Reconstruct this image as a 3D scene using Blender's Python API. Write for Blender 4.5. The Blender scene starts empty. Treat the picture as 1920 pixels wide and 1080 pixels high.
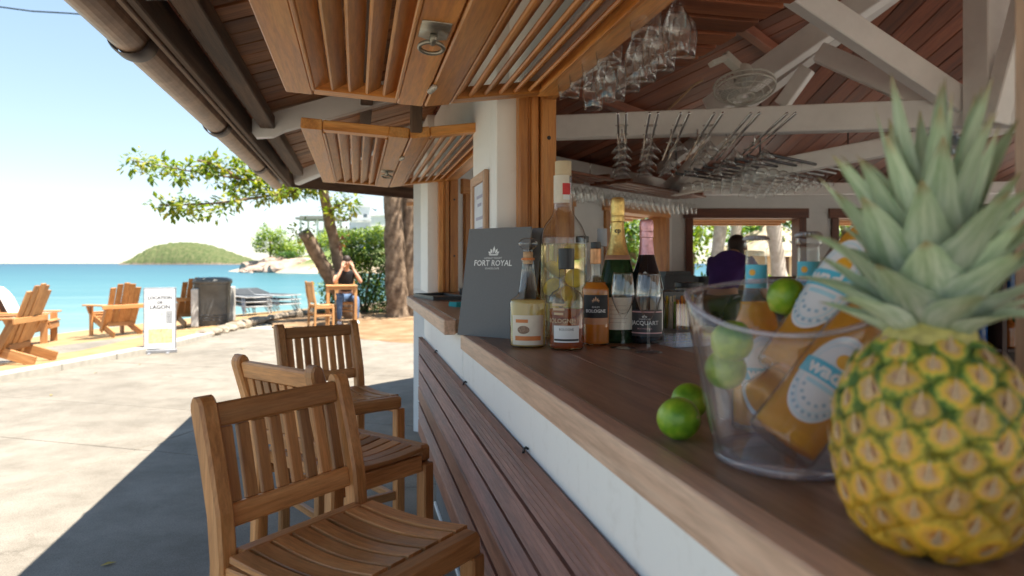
import bpy, bmesh, math, random
from mathutils import Vector, Matrix, Euler
random.seed(7)
S = bpy.context.scene
COL = S.collection
R = math.radians
H = 1.25                       # eye height above the paving
YAW = R(12.85)
# ---- camera -------------------------------------------------------------
cd = bpy.data.cameras.new('camera'); cam = bpy.data.objects.new('camera', cd); COL.objects.link(cam)
cam.location = (0, 0, H); cam.rotation_euler = (R(90), 0, -YAW)
cd.lens = 24; cd.sensor_width = 36; cd.shift_y = -46/1920; cd.clip_start = .02; cd.clip_end = 12000
cd.dof.use_dof = True; cd.dof.focus_distance = 1.9; cd.dof.aperture_fstop = 4.2
S.camera = cam
# ---- sky, sun, exposure ---------------------------------------------------
SUN = Vector((.64, -.40, 1.92)).normalized()
W = bpy.data.worlds.new('World'); S.world = W; W.use_nodes = True
nt = W.node_tree; bg = nt.nodes['Background']
sky = nt.nodes.new('ShaderNodeTexSky'); sky.sky_type = 'NISHITA'; sky.sun_disc = False
sky.sun_elevation = math.asin(SUN.z); sky.sun_rotation = math.atan2(SUN.x, SUN.y)
sky.air_density = 1.0; sky.dust_density = .1; sky.ozone_density = 2.0
gm_ = nt.nodes.new('ShaderNodeGamma'); gm_.inputs[1].default_value = .5; hs_ = nt.nodes.new('ShaderNodeHueSaturation'); hs_.inputs['Saturation'].default_value = 1.32   # thin even haze over the whole sky
nt.links.new(sky.outputs[0], gm_.inputs[0]); nt.links.new(gm_.outputs[0], hs_.inputs['Color']); nt.links.new(hs_.outputs[0], bg.inputs[0]); bg.inputs[1].default_value = .068
sl = bpy.data.lights.new('sun', 'SUN'); sl.energy = 2.0; sl.angle = R(.53); sl.color = (1, .93, .82)
so = bpy.data.objects.new('sun', sl); COL.objects.link(so); so.location = (3, -2, 9)
so.rotation_euler = SUN.to_track_quat('Z', 'Y').to_euler()
vs = S.view_settings; vs.view_transform = 'Standard'; vs.look = 'None'; vs.gamma = 1; vs.use_curve_mapping = False
vs.exposure = 2.95
cy = S.cycles; cy.use_denoising = True; cy.max_bounces = 14; cy.diffuse_bounces = 8; cy.glossy_bounces = 4
cy.transmission_bounces = 10; cy.transparent_max_bounces = 128; cy.sample_clamp_indirect = 6; cy.caustics_reflective = False

# ---- helpers ----------------------------------------------------------------
def C(px, py, d):
    "a point of the place: bearing and height read off the photo, d metres ahead"
    u = (px-960)/1280; v = (494-py)/1280
    return Vector((d*(u*math.cos(YAW)+math.sin(YAW)), d*(math.cos(YAW)-u*math.sin(YAW)), H+v*d))
def G(px, py, z=0):
    return C(px, py, 1280*(H-z)/(py-494))
def tag(o, label=None, cat=None, group=None, kind=None):
    if label: o['label'] = label
    if cat: o['category'] = cat
    if group: o['group'] = group
    if kind: o['kind'] = kind
    return o
def empty(name, loc, label=None, cat=None, group=None, rz=0, kind=None):
    o = bpy.data.objects.new(name, None); COL.objects.link(o); o.location = loc; o.rotation_euler = (0, 0, rz)
    o.empty_display_size = .1
    return tag(o, label, cat, group, kind)
def obj(name, me, parent=None, M=None):
    o = bpy.data.objects.new(name, me); COL.objects.link(o); o.parent = parent
    if M is not None: o.matrix_local = M if isinstance(M, Matrix) else Matrix.Translation(M)
    return o
def copy_tree(o, parent=None):
    c = o.copy(); COL.objects.link(c); c.parent = parent
    for ch in list(o.children): copy_tree(ch, c)
    return c
def mesh(name, v, f, mat, smooth=False, mi=None):
    me = bpy.data.meshes.new(name); me.from_pydata([tuple(x) for x in v], [], f)
    for m in (mat if isinstance(mat, (list, tuple)) else [mat]): me.materials.append(m)
    if mi: me.polygons.foreach_set('material_index', mi)
    if smooth: me.polygons.foreach_set('use_smooth', [True]*len(me.polygons))
    me.update(); return me
class MB:
    def __init__(s): s.v = []; s.f = []; s.mi = []
    def add(s, v, f, m=0):
        o = len(s.v); s.v += [tuple(x) for x in v]; s.f += [tuple(i+o for i in q) for q in f]; s.mi += [m]*len(f); return s
    def box(s, x0, x1, y0, y1, z0, z1, m=0):
        v = [(x, y, z) for z in (z0, z1) for y in (y0, y1) for x in (x0, x1)]
        return s.add(v, [(0, 2, 3, 1), (4, 5, 7, 6), (0, 1, 5, 4), (2, 6, 7, 3), (0, 4, 6, 2), (1, 3, 7, 5)], m)
    def tube(s, pts, r, n=8, m=0, cap=True):
        v, f = tube_geo(pts, r, n, cap); return s.add(v, f, m)
    def lathe(s, prof, n=24, m=0, M=None):
        v, f = lathe_geo(prof, n)
        if M is not None: v = [M @ Vector(x) for x in v]
        return s.add(v, f, m)
    def me(s, name, mat, smooth=False): return mesh(name, s.v, s.f, mat, smooth, s.mi)
def tube_geo(pts, r, n=8, cap=True):
    pts = [Vector(p) for p in pts]; k = len(pts)
    rs = r if isinstance(r, (list, tuple)) else [r]*k
    v = []; f = []; prev = None
    for i, p in enumerate(pts):
        t = (pts[min(i+1, k-1)]-pts[max(i-1, 0)]).normalized()
        if prev is None:
            a = t.cross(Vector((0, 0, 1)) if abs(t.z) < .9 else Vector((1, 0, 0))).normalized()
        else:
            a = (prev - t*prev.dot(t)).normalized()
        prev = a; b = t.cross(a)
        for j in range(n):
            w = 2*math.pi*j/n; v.append(p+(a*math.cos(w)+b*math.sin(w))*rs[i])
    for i in range(k-1):
        for j in range(n):
            f.append((i*n+j, i*n+(j+1) % n, (i+1)*n+(j+1) % n, (i+1)*n+j))
    if cap: f.append(tuple(range(n))[::-1]); f.append(tuple(range((k-1)*n, k*n)))
    return v, f
def lathe_geo(prof, n=24):
    v = []; f = []; rings = []
    for r, z in prof:
        if r < 1e-6: rings.append([len(v)]); v.append((0, 0, z))
        else:
            rings.append(list(range(len(v), len(v)+n)))
            v += [(r*math.cos(2*math.pi*j/n), r*math.sin(2*math.pi*j/n), z) for j in range(n)]
    for a, b in zip(rings, rings[1:]):
        if len(a) == 1 and len(b) == 1: continue
        for j in range(n):
            k = (j+1) % n
            if len(a) == 1: f.append((a[0], b[k], b[j]))
            elif len(b) == 1: f.append((a[j], a[k], b[0]))
            else: f.append((a[j], a[k], b[k], b[j]))
    return v, f
def lathe(name, prof, mat, parent=None, M=None, n=28, smooth=True):
    v, f = lathe_geo(prof, n); return obj(name, mesh(name, v, f, mat, smooth), parent, M)
def tube(name, pts, r, mat, parent=None, n=8, M=None):
    v, f = tube_geo(pts, r, n); return obj(name, mesh(name, v, f, mat, True), parent, M)
def smooth_prof(pts, k=4):
    "Catmull-Rom through profile points"
    out = []
    P = [pts[0]]+list(pts)+[pts[-1]]
    for i in range(1, len(P)-2):
        a, b, c, d = P[i-1:i+3]
        for j in range(k):
            t = j/k
            out.append(tuple(max(0 if q == 0 else -9, .5*((2*b[q])+(-a[q]+c[q])*t+(2*a[q]-5*b[q]+4*c[q]-d[q])*t*t+(-a[q]+3*b[q]-3*c[q]+d[q])*t**3)) for q in range(2)))
    out.append(tuple(pts[-1])); return out
_bc = {}
def box_me(l, w, t, mat, ch=.003):
    k = (round(l, 3), round(w, 4), round(t, 4), mat.name, ch)
    if k in _bc: return _bc[k]
    ch = min(ch, .3*min(l, w, t)); x, y, z = l/2, w/2, t/2
    V = []; idx = {}
    for sx in (-1, 1):
        for sy in (-1, 1):
            for sz in (-1, 1):
                for ax in range(3):
                    p = [sx*x, sy*y, sz*z]
                    for q in range(3):
                        if q != ax: p[q] -= (sx, sy, sz)[q]*ch
                    idx[(sx, sy, sz, ax)] = len(V); V.append(p)
    F = []
    def q(*a): F.append(a)
    I = lambda s, ax: idx[(s[0], s[1], s[2], ax)]
    for ax in range(3):
        b, c = (ax+1) % 3, (ax+2) % 3
        for sg in (-1, 1):
            cs = []
            for sb, sc in ((-1, -1), (1, -1), (1, 1), (-1, 1)):
                s = [0, 0, 0]; s[ax] = sg; s[b] = sb; s[c] = sc; cs.append(I(s, ax))
            F.append(tuple(cs if sg > 0 else cs[::-1]))
        for sb in (-1, 1):
            for sc in (-1, 1):
                s1 = [0, 0, 0]; s2 = [0, 0, 0]; s1[ax] = -1; s2[ax] = 1
                for s in (s1, s2): s[b] = sb; s[c] = sc
                fc = (I(s1, b), I(s2, b), I(s2, c), I(s1, c))
                F.append(fc if sb*sc > 0 else fc[::-1])
    for sx in (-1, 1):
        for sy in (-1, 1):
            for sz in (-1, 1):
                fc = tuple(idx[(sx, sy, sz, a)] for a in range(3)); F.append(fc if sx*sy*sz > 0 else fc[::-1])
    me = mesh('board', V, F, mat); _bc[k] = me; return me
def frame_from(a, b, up=(0, 0, 1)):
    a = Vector(a); b = Vector(b); x = (b-a).normalized(); z = Vector(up); z = (z-x*z.dot(x)).normalized(); y = z.cross(x)
    return Matrix(((x.x, y.x, z.x, 0), (x.y, y.y, z.y, 0), (x.z, y.z, z.z, 0), (0, 0, 0, 1)))
def board(name, a, b, w, t, mat, parent=None, up=(0, 0, 1), ch=.003, ext=0):
    "a board from a to b (centre line); t along up, w across"
    a = Vector(a); b = Vector(b)
    M = Matrix.Translation((a+b)/2) @ frame_from(a, b, up)
    return obj(name, box_me((b-a).length+ext, w, t, mat, ch), parent, M)
def blk(name, x0, x1, y0, y1, z0, z1, mat, parent=None, ch=.003):
    "axis aligned block, grain along its longest side"
    d = (x1-x0, y1-y0, z1-z0); c = ((x0+x1)/2, (y0+y1)/2, (z0+z1)/2)
    k = d.index(max(d)); a = list(c); b = list(c); a[k] -= d[k]/2; b[k] += d[k]/2
    up = (0, 0, 1) if k < 2 else (0, 1, 0)
    w, t = {0: (d[1], d[2]), 1: (d[0], d[2]), 2: (d[0], d[1])}[k]
    return board(name, a, b, w, t, mat, parent, up, ch)
def strip(name, pts, side, w, t, mat, parent=None, r=.002, ts=None):
    "bent slat: centre line pts, width w along side, thickness t"
    pts = [Vector(p) for p in pts]; side = Vector(side).normalized(); v = []; f = []; n = len(pts)
    for i, p in enumerate(pts):
        tg = (pts[min(i+1, n-1)]-pts[max(i-1, 0)]).normalized(); nn = tg.cross(side).normalized()
        hw = w/2; ht = t/2*(ts[i] if ts else 1)
        for a, b in ((-hw+r, -ht), (hw-r, -ht), (hw, -ht+r), (hw, ht-r), (hw-r, ht), (-hw+r, ht), (-hw, ht-r), (-hw, -ht+r)):
            v.append(p+side*a+nn*b)
    for i in range(n-1):
        for j in range(8): f.append((i*8+j, i*8+(j+1) % 8, (i+1)*8+(j+1) % 8, (i+1)*8+j))
    f.append(tuple(range(8))[::-1]); f.append(tuple(range((n-1)*8, n*8)))
    me = mesh(name, v, f, mat); me.validate()
    bm = bmesh.new(); bm.from_mesh(me); bmesh.ops.recalc_face_normals(bm, faces=bm.faces); bm.to_mesh(me); bm.free()
    return obj(name, me, parent)
def text_geo(s, size, shear=0, bold=0):
    c = bpy.data.curves.new('t', 'FONT'); c.body = s; c.size = size; c.align_x = 'CENTER'; c.align_y = 'CENTER'; c.shear = shear
    c.resolution_u = 2; c.offset = bold
    o = bpy.data.objects.new('t', c); COL.objects.link(o)
    dg = bpy.context.evaluated_depsgraph_get(); m = o.evaluated_get(dg).to_mesh()
    v = [tuple(x.co) for x in m.vertices]; f = [tuple(p.vertices) for p in m.polygons]
    o.evaluated_get(dg).to_mesh_clear(); bpy.data.objects.remove(o); bpy.data.curves.remove(c)
    return v, f
def on_cyl(v, r, ang, z0):
    "wrap flat (x, y) artwork round a cylinder of radius r, facing ang"
    return [(r*math.cos(ang+x/r), r*math.sin(ang+x/r), z0+y) for x, y, *_ in v]
def rect_geo(w, h, n=8):
    v = [(w*(i/n-.5), y) for i in range(n+1) for y in (-h/2, h/2)]
    return v, [(2*i, 2*i+2, 2*i+3, 2*i+1) for i in range(n)]
def disc_geo(w, h, n=28, cx=0, cy=0):
    "ellipse in vertical strips, so that it bends with the cylinder"
    v = []; f = []
    for i in range(n+1):
        a = math.pi*i/n; x = -math.cos(a)*w/2; y = math.sin(a)*h/2
        v += [(cx+x, cy-y), (cx+x, cy+y)]
    return v, [(2*i, 2*i+2, 2*i+3, 2*i+1) for i in range(n)]
def label_on(name, parent, mat, r, ang, z, geo, off=.0006, M=None):
    v, f = geo; return obj(name, mesh(name, on_cyl(v, r+off, ang, z), f, mat, True), parent, M)
# ---- materials --------------------------------------------------------------
def new_mat(name):
    m = bpy.data.materials.new(name); m.use_nodes = True
    return m, m.node_tree.nodes, m.node_tree.links, m.node_tree.nodes['Principled BSDF']
def N(ns, t, **kw):
    n = ns.new('ShaderNode'+t)
    for k, v in kw.items():
        if k in n.inputs: n.inputs[k].default_value = v
        else: setattr(n, k, v)
    return n
def ramp(ns, *st):
    r = ns.new('ShaderNodeValToRGB'); e = r.color_ramp.elements
    while len(e) < len(st): e.new(.5)
    for k, (p, c) in enumerate(st): e[k].position = p; e[k].color = (*c[:3], 1)
    return r
def wood(name, dark, mid, light, rough=.5, scale=1, axis=0, var=.35, bump=.25, groove=0):
    m, ns, ln, p = new_mat(name)
    tc = N(ns, 'TexCoord'); oi = N(ns, 'ObjectInfo'); vm = N(ns, 'VectorMath', operation='MULTIPLY_ADD')
    sc = [22*scale]*3; sc[axis] = 1.6*scale
    vm.inputs[1].default_value = sc
    cx = N(ns, 'CombineXYZ'); mu = N(ns, 'Math', operation='MULTIPLY'); mu.inputs[1].default_value = 71
    ln.new(oi.outputs['Random'], mu.inputs[0])
    for k in range(3): ln.new(mu.outputs[0], cx.inputs[k])
    ln.new(tc.outputs['Object'], vm.inputs[0]); ln.new(cx.outputs[0], vm.inputs[2])
    n1 = N(ns, 'TexNoise', Scale=1.0, Detail=5.0, Roughness=.6, Distortion=.6); ln.new(vm.outputs[0], n1.inputs['Vector'])
    n2 = N(ns, 'TexNoise', Scale=6.0, Detail=3.0, Roughness=.7); ln.new(vm.outputs[0], n2.inputs['Vector'])
    rp = ramp(ns, (.28, dark), (.5, mid), (.74, light)); ln.new(n1.outputs[0], rp.inputs[0])
    mx = N(ns, 'Mix', data_type='RGBA', blend_type='MULTIPLY'); mx.inputs[0].default_value = .45
    r2 = ramp(ns, (.35, (.45, .42, .4)), (.6, (1, 1, 1))); ln.new(n2.outputs[0], r2.inputs[0])
    ln.new(rp.outputs[0], mx.inputs[6]); ln.new(r2.outputs[0], mx.inputs[7])
    n3 = N(ns, 'TexNoise', Scale=.22, Detail=3.0); ln.new(vm.outputs[0], n3.inputs['Vector']); r3 = ramp(ns, (.35, (.72, .70, .68)), (.62, (1.06, 1.06, 1.06))); ln.new(n3.outputs[0], r3.inputs[0])
    m3 = N(ns, 'Mix', data_type='RGBA', blend_type='MULTIPLY'); m3.inputs[0].default_value = .8; ln.new(mx.outputs[2], m3.inputs[6]); ln.new(r3.outputs[0], m3.inputs[7]); mx = m3
    hv = N(ns, 'HueSaturation'); mr = N(ns, 'MapRange'); mr.inputs[3].default_value = 1-var; mr.inputs[4].default_value = 1+var*.6
    ln.new(oi.outputs['Random'], mr.inputs[0]); ln.new(mr.outputs[0], hv.inputs['Value']); ln.new(mx.outputs[2], hv.inputs['Color'])
    ln.new(hv.outputs[0], p.inputs['Base Color'])
    rr = N(ns, 'MapRange'); rr.inputs[3].default_value = rough-.12; rr.inputs[4].default_value = rough+.15
    ln.new(n1.outputs[0], rr.inputs[0]); ln.new(rr.outputs[0], p.inputs['Roughness'])
    b = N(ns, 'Bump', Strength=bump, Distance=.002); ln.new(n2.outputs[0], b.inputs['Height'])
    ln.new(b.outputs[0], p.inputs['Normal'])
    return m
def plain(name, col, rough=.5, metal=0, noise=.15, nscale=12, bump=0, spec=.5, coord='Object', emit=0):
    m, ns, ln, p = new_mat(name)
    tc = N(ns, 'TexCoord'); n1 = N(ns, 'TexNoise', Scale=float(nscale), Detail=5.0, Roughness=.65)
    ln.new(tc.outputs[coord], n1.inputs['Vector'])
    lo = [c*(1-noise) for c in col]; hi = [min(1, c*(1+noise)) for c in col]
    rp = ramp(ns, (.3, lo), (.7, hi)); ln.new(n1.outputs[0], rp.inputs[0]); ln.new(rp.outputs[0], p.inputs['Base Color'])
    p.inputs['Roughness'].default_value = rough; p.inputs['Metallic'].default_value = metal
    p.inputs['Specular IOR Level'].default_value = spec
    if bump:
        b = N(ns, 'Bump', Strength=bump, Distance=.01); ln.new(n1.outputs[0], b.inputs['Height']); ln.new(b.outputs[0], p.inputs['Normal'])
    return m
def thin_glass(name, tint=(1, 1, 1), f=.05, rough=.02, haze=0, edge=.88):
    "thin walled clear glass or plastic: clear face on, mirroring and denser at grazing angles"
    m, ns, ln, p = new_mat(name); ns.remove(p); out = ns['Material Output']
    lw = N(ns, 'LayerWeight', Blend=.5); pw = N(ns, 'Math', operation='POWER'); pw.inputs[1].default_value = 3.2; ln.new(lw.outputs['Facing'], pw.inputs[0])
    mr = N(ns, 'MapRange'); mr.inputs[3].default_value = f; mr.inputs[4].default_value = .85; ln.new(pw.outputs[0], mr.inputs[0])
    tc = ramp(ns, (0, tint), (.55, tint), (1, [c*edge for c in tint])); ln.new(lw.outputs['Facing'], tc.inputs[0])
    t = N(ns, 'BsdfTransparent'); ln.new(tc.outputs[0], t.inputs[0]); g = N(ns, 'BsdfGlossy', Roughness=rough)
    mx = N(ns, 'MixShader'); ln.new(mr.outputs[0], mx.inputs[0]); ln.new(t.outputs[0], mx.inputs[1]); ln.new(g.outputs[0], mx.inputs[2])
    if haze:
        d = N(ns, 'BsdfDiffuse', Color=(.8, .8, .88, 1)); m2 = N(ns, 'MixShader'); m2.inputs[0].default_value = haze
        ln.new(mx.outputs[0], m2.inputs[1]); ln.new(d.outputs[0], m2.inputs[2]); ln.new(m2.outputs[0], out.inputs[0])
    else: ln.new(mx.outputs[0], out.inputs[0])
    return m
def liquid(name, col, ior=1.2, rough=.03, mixd=.25):
    "bottled liquid: mostly transmissive, a little scattered"
    m, ns, ln, p = new_mat(name); out = ns['Material Output']
    p.inputs['Base Color'].default_value = (*col, 1); p.inputs['Transmission Weight'].default_value = 1-mixd
    p.inputs['IOR'].default_value = ior; p.inputs['Roughness'].default_value = rough
    tr = N(ns, 'BsdfTransparent', Color=(*[c**.6 for c in col], 1)); mx = N(ns, 'MixShader'); mx.inputs[0].default_value = .30
    tl = N(ns, 'BsdfTranslucent', Color=(*col, 1)); m0 = N(ns, 'MixShader'); m0.inputs[0].default_value = .4*mixd; ln.new(p.outputs[0], m0.inputs[1]); ln.new(tl.outputs[0], m0.inputs[2])
    ln.new(m0.outputs[0], mx.inputs[1]); ln.new(tr.outputs[0], mx.inputs[2]); ln.new(mx.outputs[0], out.inputs[0])
    return m
def leaf_mat(name, a, b, c, tr=.3, rough=.45, per_obj=False):
    m, ns, ln, p = new_mat(name); out = ns['Material Output']
    g = N(ns, 'NewGeometry'); rp = ramp(ns, (.1, a), (.55, b), (.95, c)); ln.new(N(ns, 'ObjectInfo').outputs['Random'] if per_obj else g.outputs['Random Per Island'], rp.inputs[0])
    ln.new(rp.outputs[0], p.inputs['Base Color']); p.inputs['Roughness'].default_value = rough
    t = N(ns, 'BsdfTranslucent'); hs = N(ns, 'HueSaturation', Value=1.6, Saturation=1.15); ln.new(rp.outputs[0], hs.inputs['Color']); ln.new(hs.outputs[0], t.inputs[0])
    mx = N(ns, 'MixShader'); mx.inputs[0].default_value = tr; ln.new(p.outputs[0], mx.inputs[1]); ln.new(t.outputs[0], mx.inputs[2]); ln.new(mx.outputs[0], out.inputs[0])
    return m
TEAK = wood('teak', (0.36, 0.15, 0.042), (0.58, 0.265, 0.088), (0.7, 0.37, 0.15), .42, 1.3)
TEAK_Z = wood('teak_z', (0.36, 0.15, 0.042), (0.58, 0.265, 0.088), (0.7, 0.37, 0.15), .42, 1.3, axis=2)
TEAK_Y = wood('teak_y', (0.36, 0.15, 0.042), (0.58, 0.265, 0.088), (0.7, 0.37, 0.15), .42, 1.3, axis=1)
SHUT = wood('varnished_shutter_wood', (0.5, 0.17, 0.034), (0.72, 0.3, 0.065), (0.82, 0.42, 0.13), .38, 1.0, var=.18, bump=.15)
JAMB = wood('varnished_jamb_wood', (0.46, 0.16, 0.035), (0.64, 0.26, 0.065), (0.74, 0.38, 0.12), .38, 1.0, var=.2)
FRAME = wood('red_window_wood', (0.075, 0.02, 0.01), (0.14, 0.04, 0.018), (0.2, 0.065, 0.03), .45, 1.0, var=.2)
COUNTER = wood('counter_walnut', (0.2, 0.108, 0.06), (0.37, 0.222, 0.135), (0.5, 0.32, 0.205), .34, .8, var=.16, bump=.12)
EDGE_LIT = wood('counter_edge_worn_lit', (0.56, 0.34, 0.22), (0.7, 0.455, 0.315), (0.8, 0.57, 0.42), .42, .9, var=.1, bump=.12)  # edge of the same slab: wear plus bounced light put into the colour
CLAD = wood('grooved_cladding', (0.22, 0.092, 0.06), (0.37, 0.175, 0.12), (0.48, 0.255, 0.185), .48, 1.2, var=.3, bump=.4)
SOFFIT_LIT = wood('soffit_planks_lit', (0.28, 0.11, 0.04), (0.48, 0.21, 0.085), (0.58, 0.29, 0.13), .6, .9, var=.35)  # same planks as the ceiling; bounced light put into the paler colour
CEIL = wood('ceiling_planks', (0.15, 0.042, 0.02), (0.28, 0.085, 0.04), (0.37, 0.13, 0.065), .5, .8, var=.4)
DARKW = wood('weathered_dark_wood', (0.058, 0.035, 0.023), (0.130, 0.077, 0.048), (0.221, 0.138, 0.092), .75, 1, var=.2, bump=.6)
ADIR = wood('oiled_adirondack_wood', (.38,.155,.05), (.52,.245,.085), (.62,.335,.13), .5, 1, var=.2)
ADIR_Z = wood('oiled_adirondack_wood_z', (.38,.155,.05), (.52,.245,.085), (.62,.335,.13), .5, 1, var=.2, axis=2)
ADIR_Y = wood('oiled_adirondack_wood_y', (.38,.155,.05), (.52,.245,.085), (.62,.335,.13), .5, 1, var=.2, axis=1)
TABLE = wood('pale_table_wood', (.48, .23, .08), (.62, .32, .12), (.72, .42, .18), .5, 1, var=.15)
TABLE_Z = wood('pale_table_wood_z', (.48, .23, .08), (.62, .32, .12), (.72, .42, .18), .5, 1, var=.15, axis=2)
TABLE_Y = wood('pale_table_wood_y', (.48, .23, .08), (.62, .32, .12), (.72, .42, .18), .5, 1, var=.15, axis=1)
def paint(name, col, dirt, amt):
    m, ns, ln, p = new_mat(name); g = N(ns, 'NewGeometry'); mp = N(ns, 'Mapping'); mp.inputs['Scale'].default_value = (14, 14, 2.2); ln.new(g.outputs['Position'], mp.inputs[0])
    n1 = N(ns, 'TexNoise', Scale=1.0, Detail=6.0, Roughness=.7); ln.new(mp.outputs[0], n1.inputs['Vector']); n2 = N(ns, 'TexNoise', Scale=38.0, Detail=6.0, Roughness=.75); ln.new(g.outputs['Position'], n2.inputs['Vector'])
    mu = N(ns, 'Math', operation='MULTIPLY'); ln.new(n1.outputs[0], mu.inputs[0]); ln.new(n2.outputs[0], mu.inputs[1])
    r = ramp(ns, (.27, [0]*3), (.42, [amt]*3)); ln.new(mu.outputs[0], r.inputs[0])
    mx = N(ns, 'Mix', data_type='RGBA'); mx.inputs[6].default_value = (*col, 1); mx.inputs[7].default_value = (*dirt, 1); ln.new(r.outputs[0], mx.inputs[0]); ln.new(mx.outputs[2], p.inputs['Base Color'])
    p.inputs['Roughness'].default_value = .6; b = N(ns, 'Bump', Strength=.15, Distance=.004); ln.new(n2.outputs[0], b.inputs['Height']); ln.new(b.outputs[0], p.inputs['Normal']); return m
WHITE = paint('white_painted_wall', (.87, .85, .81), (.58, .53, .46), .28)
WGREY = plain('white_painted_timber', (.86, .86, .85), .55, noise=.06, nscale=6, bump=.05)
IWALL = plain('interior_wall_paint', (.70, .71, .71), .6, noise=.06, nscale=5)
PLINTH = plain('cement_plinth', (.16, .16, .16), .85, noise=.2, nscale=14, bump=.2)
GUT = plain('brown_gutter_plastic', (.36, .23, .15), .4, noise=.35, nscale=9, bump=.05)
GUTD = plain('dark_gutter_plastic', (.06, .04, .032), .45, noise=.2)
METAL = plain('old_latch_metal', (.34, .31, .25), .45, .85, .25, 30, .1)
CHROME = plain('rack_metal', (.62, .62, .62), .22, 1, .05)
BLACK = plain('black_plastic', (.016, .016, .018), .4, noise=.2)
DGREY = plain('dark_grey_plastic', (.06, .062, .066), .5, noise=.15)
GLASS = thin_glass('clear_glass', (.99, .995, .995), .055, .03, 0, .72)
BGLASS = thin_glass('bottle_glass', (.985, .99, .985), .05, .02, 0, .5)
ACRYL = thin_glass('clear_acrylic', (.985, .98, .995), .05, .07, .017, .70)
PAPER = plain('cream_label_paper', (.72, .66, .55), .6, noise=.06, nscale=60)
WPAPER = plain('white_label_paper', (.78, .78, .78), .55, noise=.03)
INK = plain('dark_ink', (.02, .02, .022), .6)
WINK = plain('white_ink', (.80, .80, .78), .5)
GOLD = plain('gold_foil', (.78, .54, .18), .34, .8, .25, 60, .25)
PINK = plain('pink_foil', (.85, .46, .50), .38, .6, .2, 60, .25)
ORANGEP = plain('orange_print', (.62, .20, .05), .5)
CORK = plain('cork', (.52, .33, .18), .8, noise=.25, nscale=120)
# ---- the setting: ground, pavement, sand, sea, island, headland ---------------
from mathutils import noise as NZ
def fbm(x, y, z=0, o=4):
    a = 0; k = 1
    for _ in range(o): a += k*NZ.noise(Vector((x, y, z))); x *= 2.03; y *= 2.03; k *= .5
    return a
def concrete():
    m, ns, ln, p = new_mat('broom_finished_concrete')
    g = N(ns, 'NewGeometry'); oi = N(ns, 'ObjectInfo')
    n1 = N(ns, 'TexNoise', Scale=.7, Detail=6.0, Roughness=.6); n2 = N(ns, 'TexNoise', Scale=160.0, Detail=3.0, Roughness=.8); n3 = N(ns, 'TexNoise', Scale=3.2, Detail=8.0, Roughness=.72)
    for n in (n1, n2, n3): ln.new(g.outputs['Position'], n.inputs['Vector'])
    r1 = ramp(ns, (.25, (.150, .134, .110)), (.5, (.222, .198, .164)), (.75, (.268, .240, .200))); ln.new(n1.outputs[0], r1.inputs[0])
    r2 = ramp(ns, (.3, (.5, .5, .5)), (.5, (.95, .95, .95)), (.72, (1.25, 1.25, 1.25))); ln.new(n2.outputs[0], r2.inputs[0])
    r3 = ramp(ns, (.3, (.70, .69, .67)), (.6, (1.08, 1.08, 1.08))); ln.new(n3.outputs[0], r3.inputs[0])
    a = N(ns, 'Mix', data_type='RGBA', blend_type='MULTIPLY'); a.inputs[0].default_value = .8
    b = N(ns, 'Mix', data_type='RGBA', blend_type='MULTIPLY'); b.inputs[0].default_value = .9
    ln.new(r1.outputs[0], a.inputs[6]); ln.new(r2.outputs[0], a.inputs[7]); ln.new(a.outputs[2], b.inputs[6]); ln.new(r3.outputs[0], b.inputs[7])
    vo = N(ns, 'TexVoronoi', feature='DISTANCE_TO_EDGE', Scale=.42); va = N(ns, 'VectorMath', operation='MULTIPLY_ADD'); va.inputs[1].default_value = (.5, .5, 0); ln.new(n3.outputs['Color'], va.inputs[0]); ln.new(g.outputs['Position'], va.inputs[2]); ln.new(va.outputs[0], vo.inputs['Vector'])
    rc = ramp(ns, (.0015, (.45, .43, .40)), (.006, (1, 1, 1))); ln.new(vo.outputs[0], rc.inputs[0]); n4 = N(ns, 'TexNoise', Scale=.35, Detail=2.0); ln.new(g.outputs['Position'], n4.inputs['Vector']); r4 = ramp(ns, (.50, (0, 0, 0)), (.60, (1, 1, 1))); ln.new(n4.outputs[0], r4.inputs[0])
    c2 = N(ns, 'Mix', data_type='RGBA', blend_type='MULTIPLY'); ln.new(r4.outputs[0], c2.inputs[0]); ln.new(b.outputs[2], c2.inputs[6]); ln.new(rc.outputs[0], c2.inputs[7]); b = c2
    ln.new(b.outputs[2], p.inputs['Base Color']); p.inputs['Roughness'].default_value = .85; p.inputs['Specular IOR Level'].default_value = .3
    bu = N(ns, 'Bump', Strength=.35, Distance=.004); ln.new(n2.outputs[0], bu.inputs['Height']); ln.new(bu.outputs[0], p.inputs['Normal'])
    return m
CONC = concrete()
def sandmat(name, a, b, c, sc=1):
    m, ns, ln, p = new_mat(name); g = N(ns, 'NewGeometry')
    n1 = N(ns, 'TexNoise', Scale=1.1*sc, Detail=6.0, Roughness=.62); n2 = N(ns, 'TexNoise', Scale=90.0, Detail=3.0, Roughness=.8)
    for n in (n1, n2): ln.new(g.outputs['Position'], n.inputs['Vector'])
    r = ramp(ns, (.3, a), (.5, b), (.7, c)); ln.new(n1.outputs[0], r.inputs[0])
    r2 = ramp(ns, (.3, (.7, .7, .7)), (.65, (1.1, 1.1, 1.1))); ln.new(n2.outputs[0], r2.inputs[0])
    x = N(ns, 'Mix', data_type='RGBA', blend_type='MULTIPLY'); x.inputs[0].default_value = .7
    ln.new(r.outputs[0], x.inputs[6]); ln.new(r2.outputs[0], x.inputs[7]); ln.new(x.outputs[2], p.inputs['Base Color'])
    p.inputs['Roughness'].default_value = .95; p.inputs['Specular IOR Level'].default_value = .15
    b_ = N(ns, 'Bump', Strength=.5, Distance=.02); ln.new(n1.outputs[0], b_.inputs['Height']); ln.new(b_.outputs[0], p.inputs['Normal'])
    return m
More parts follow.
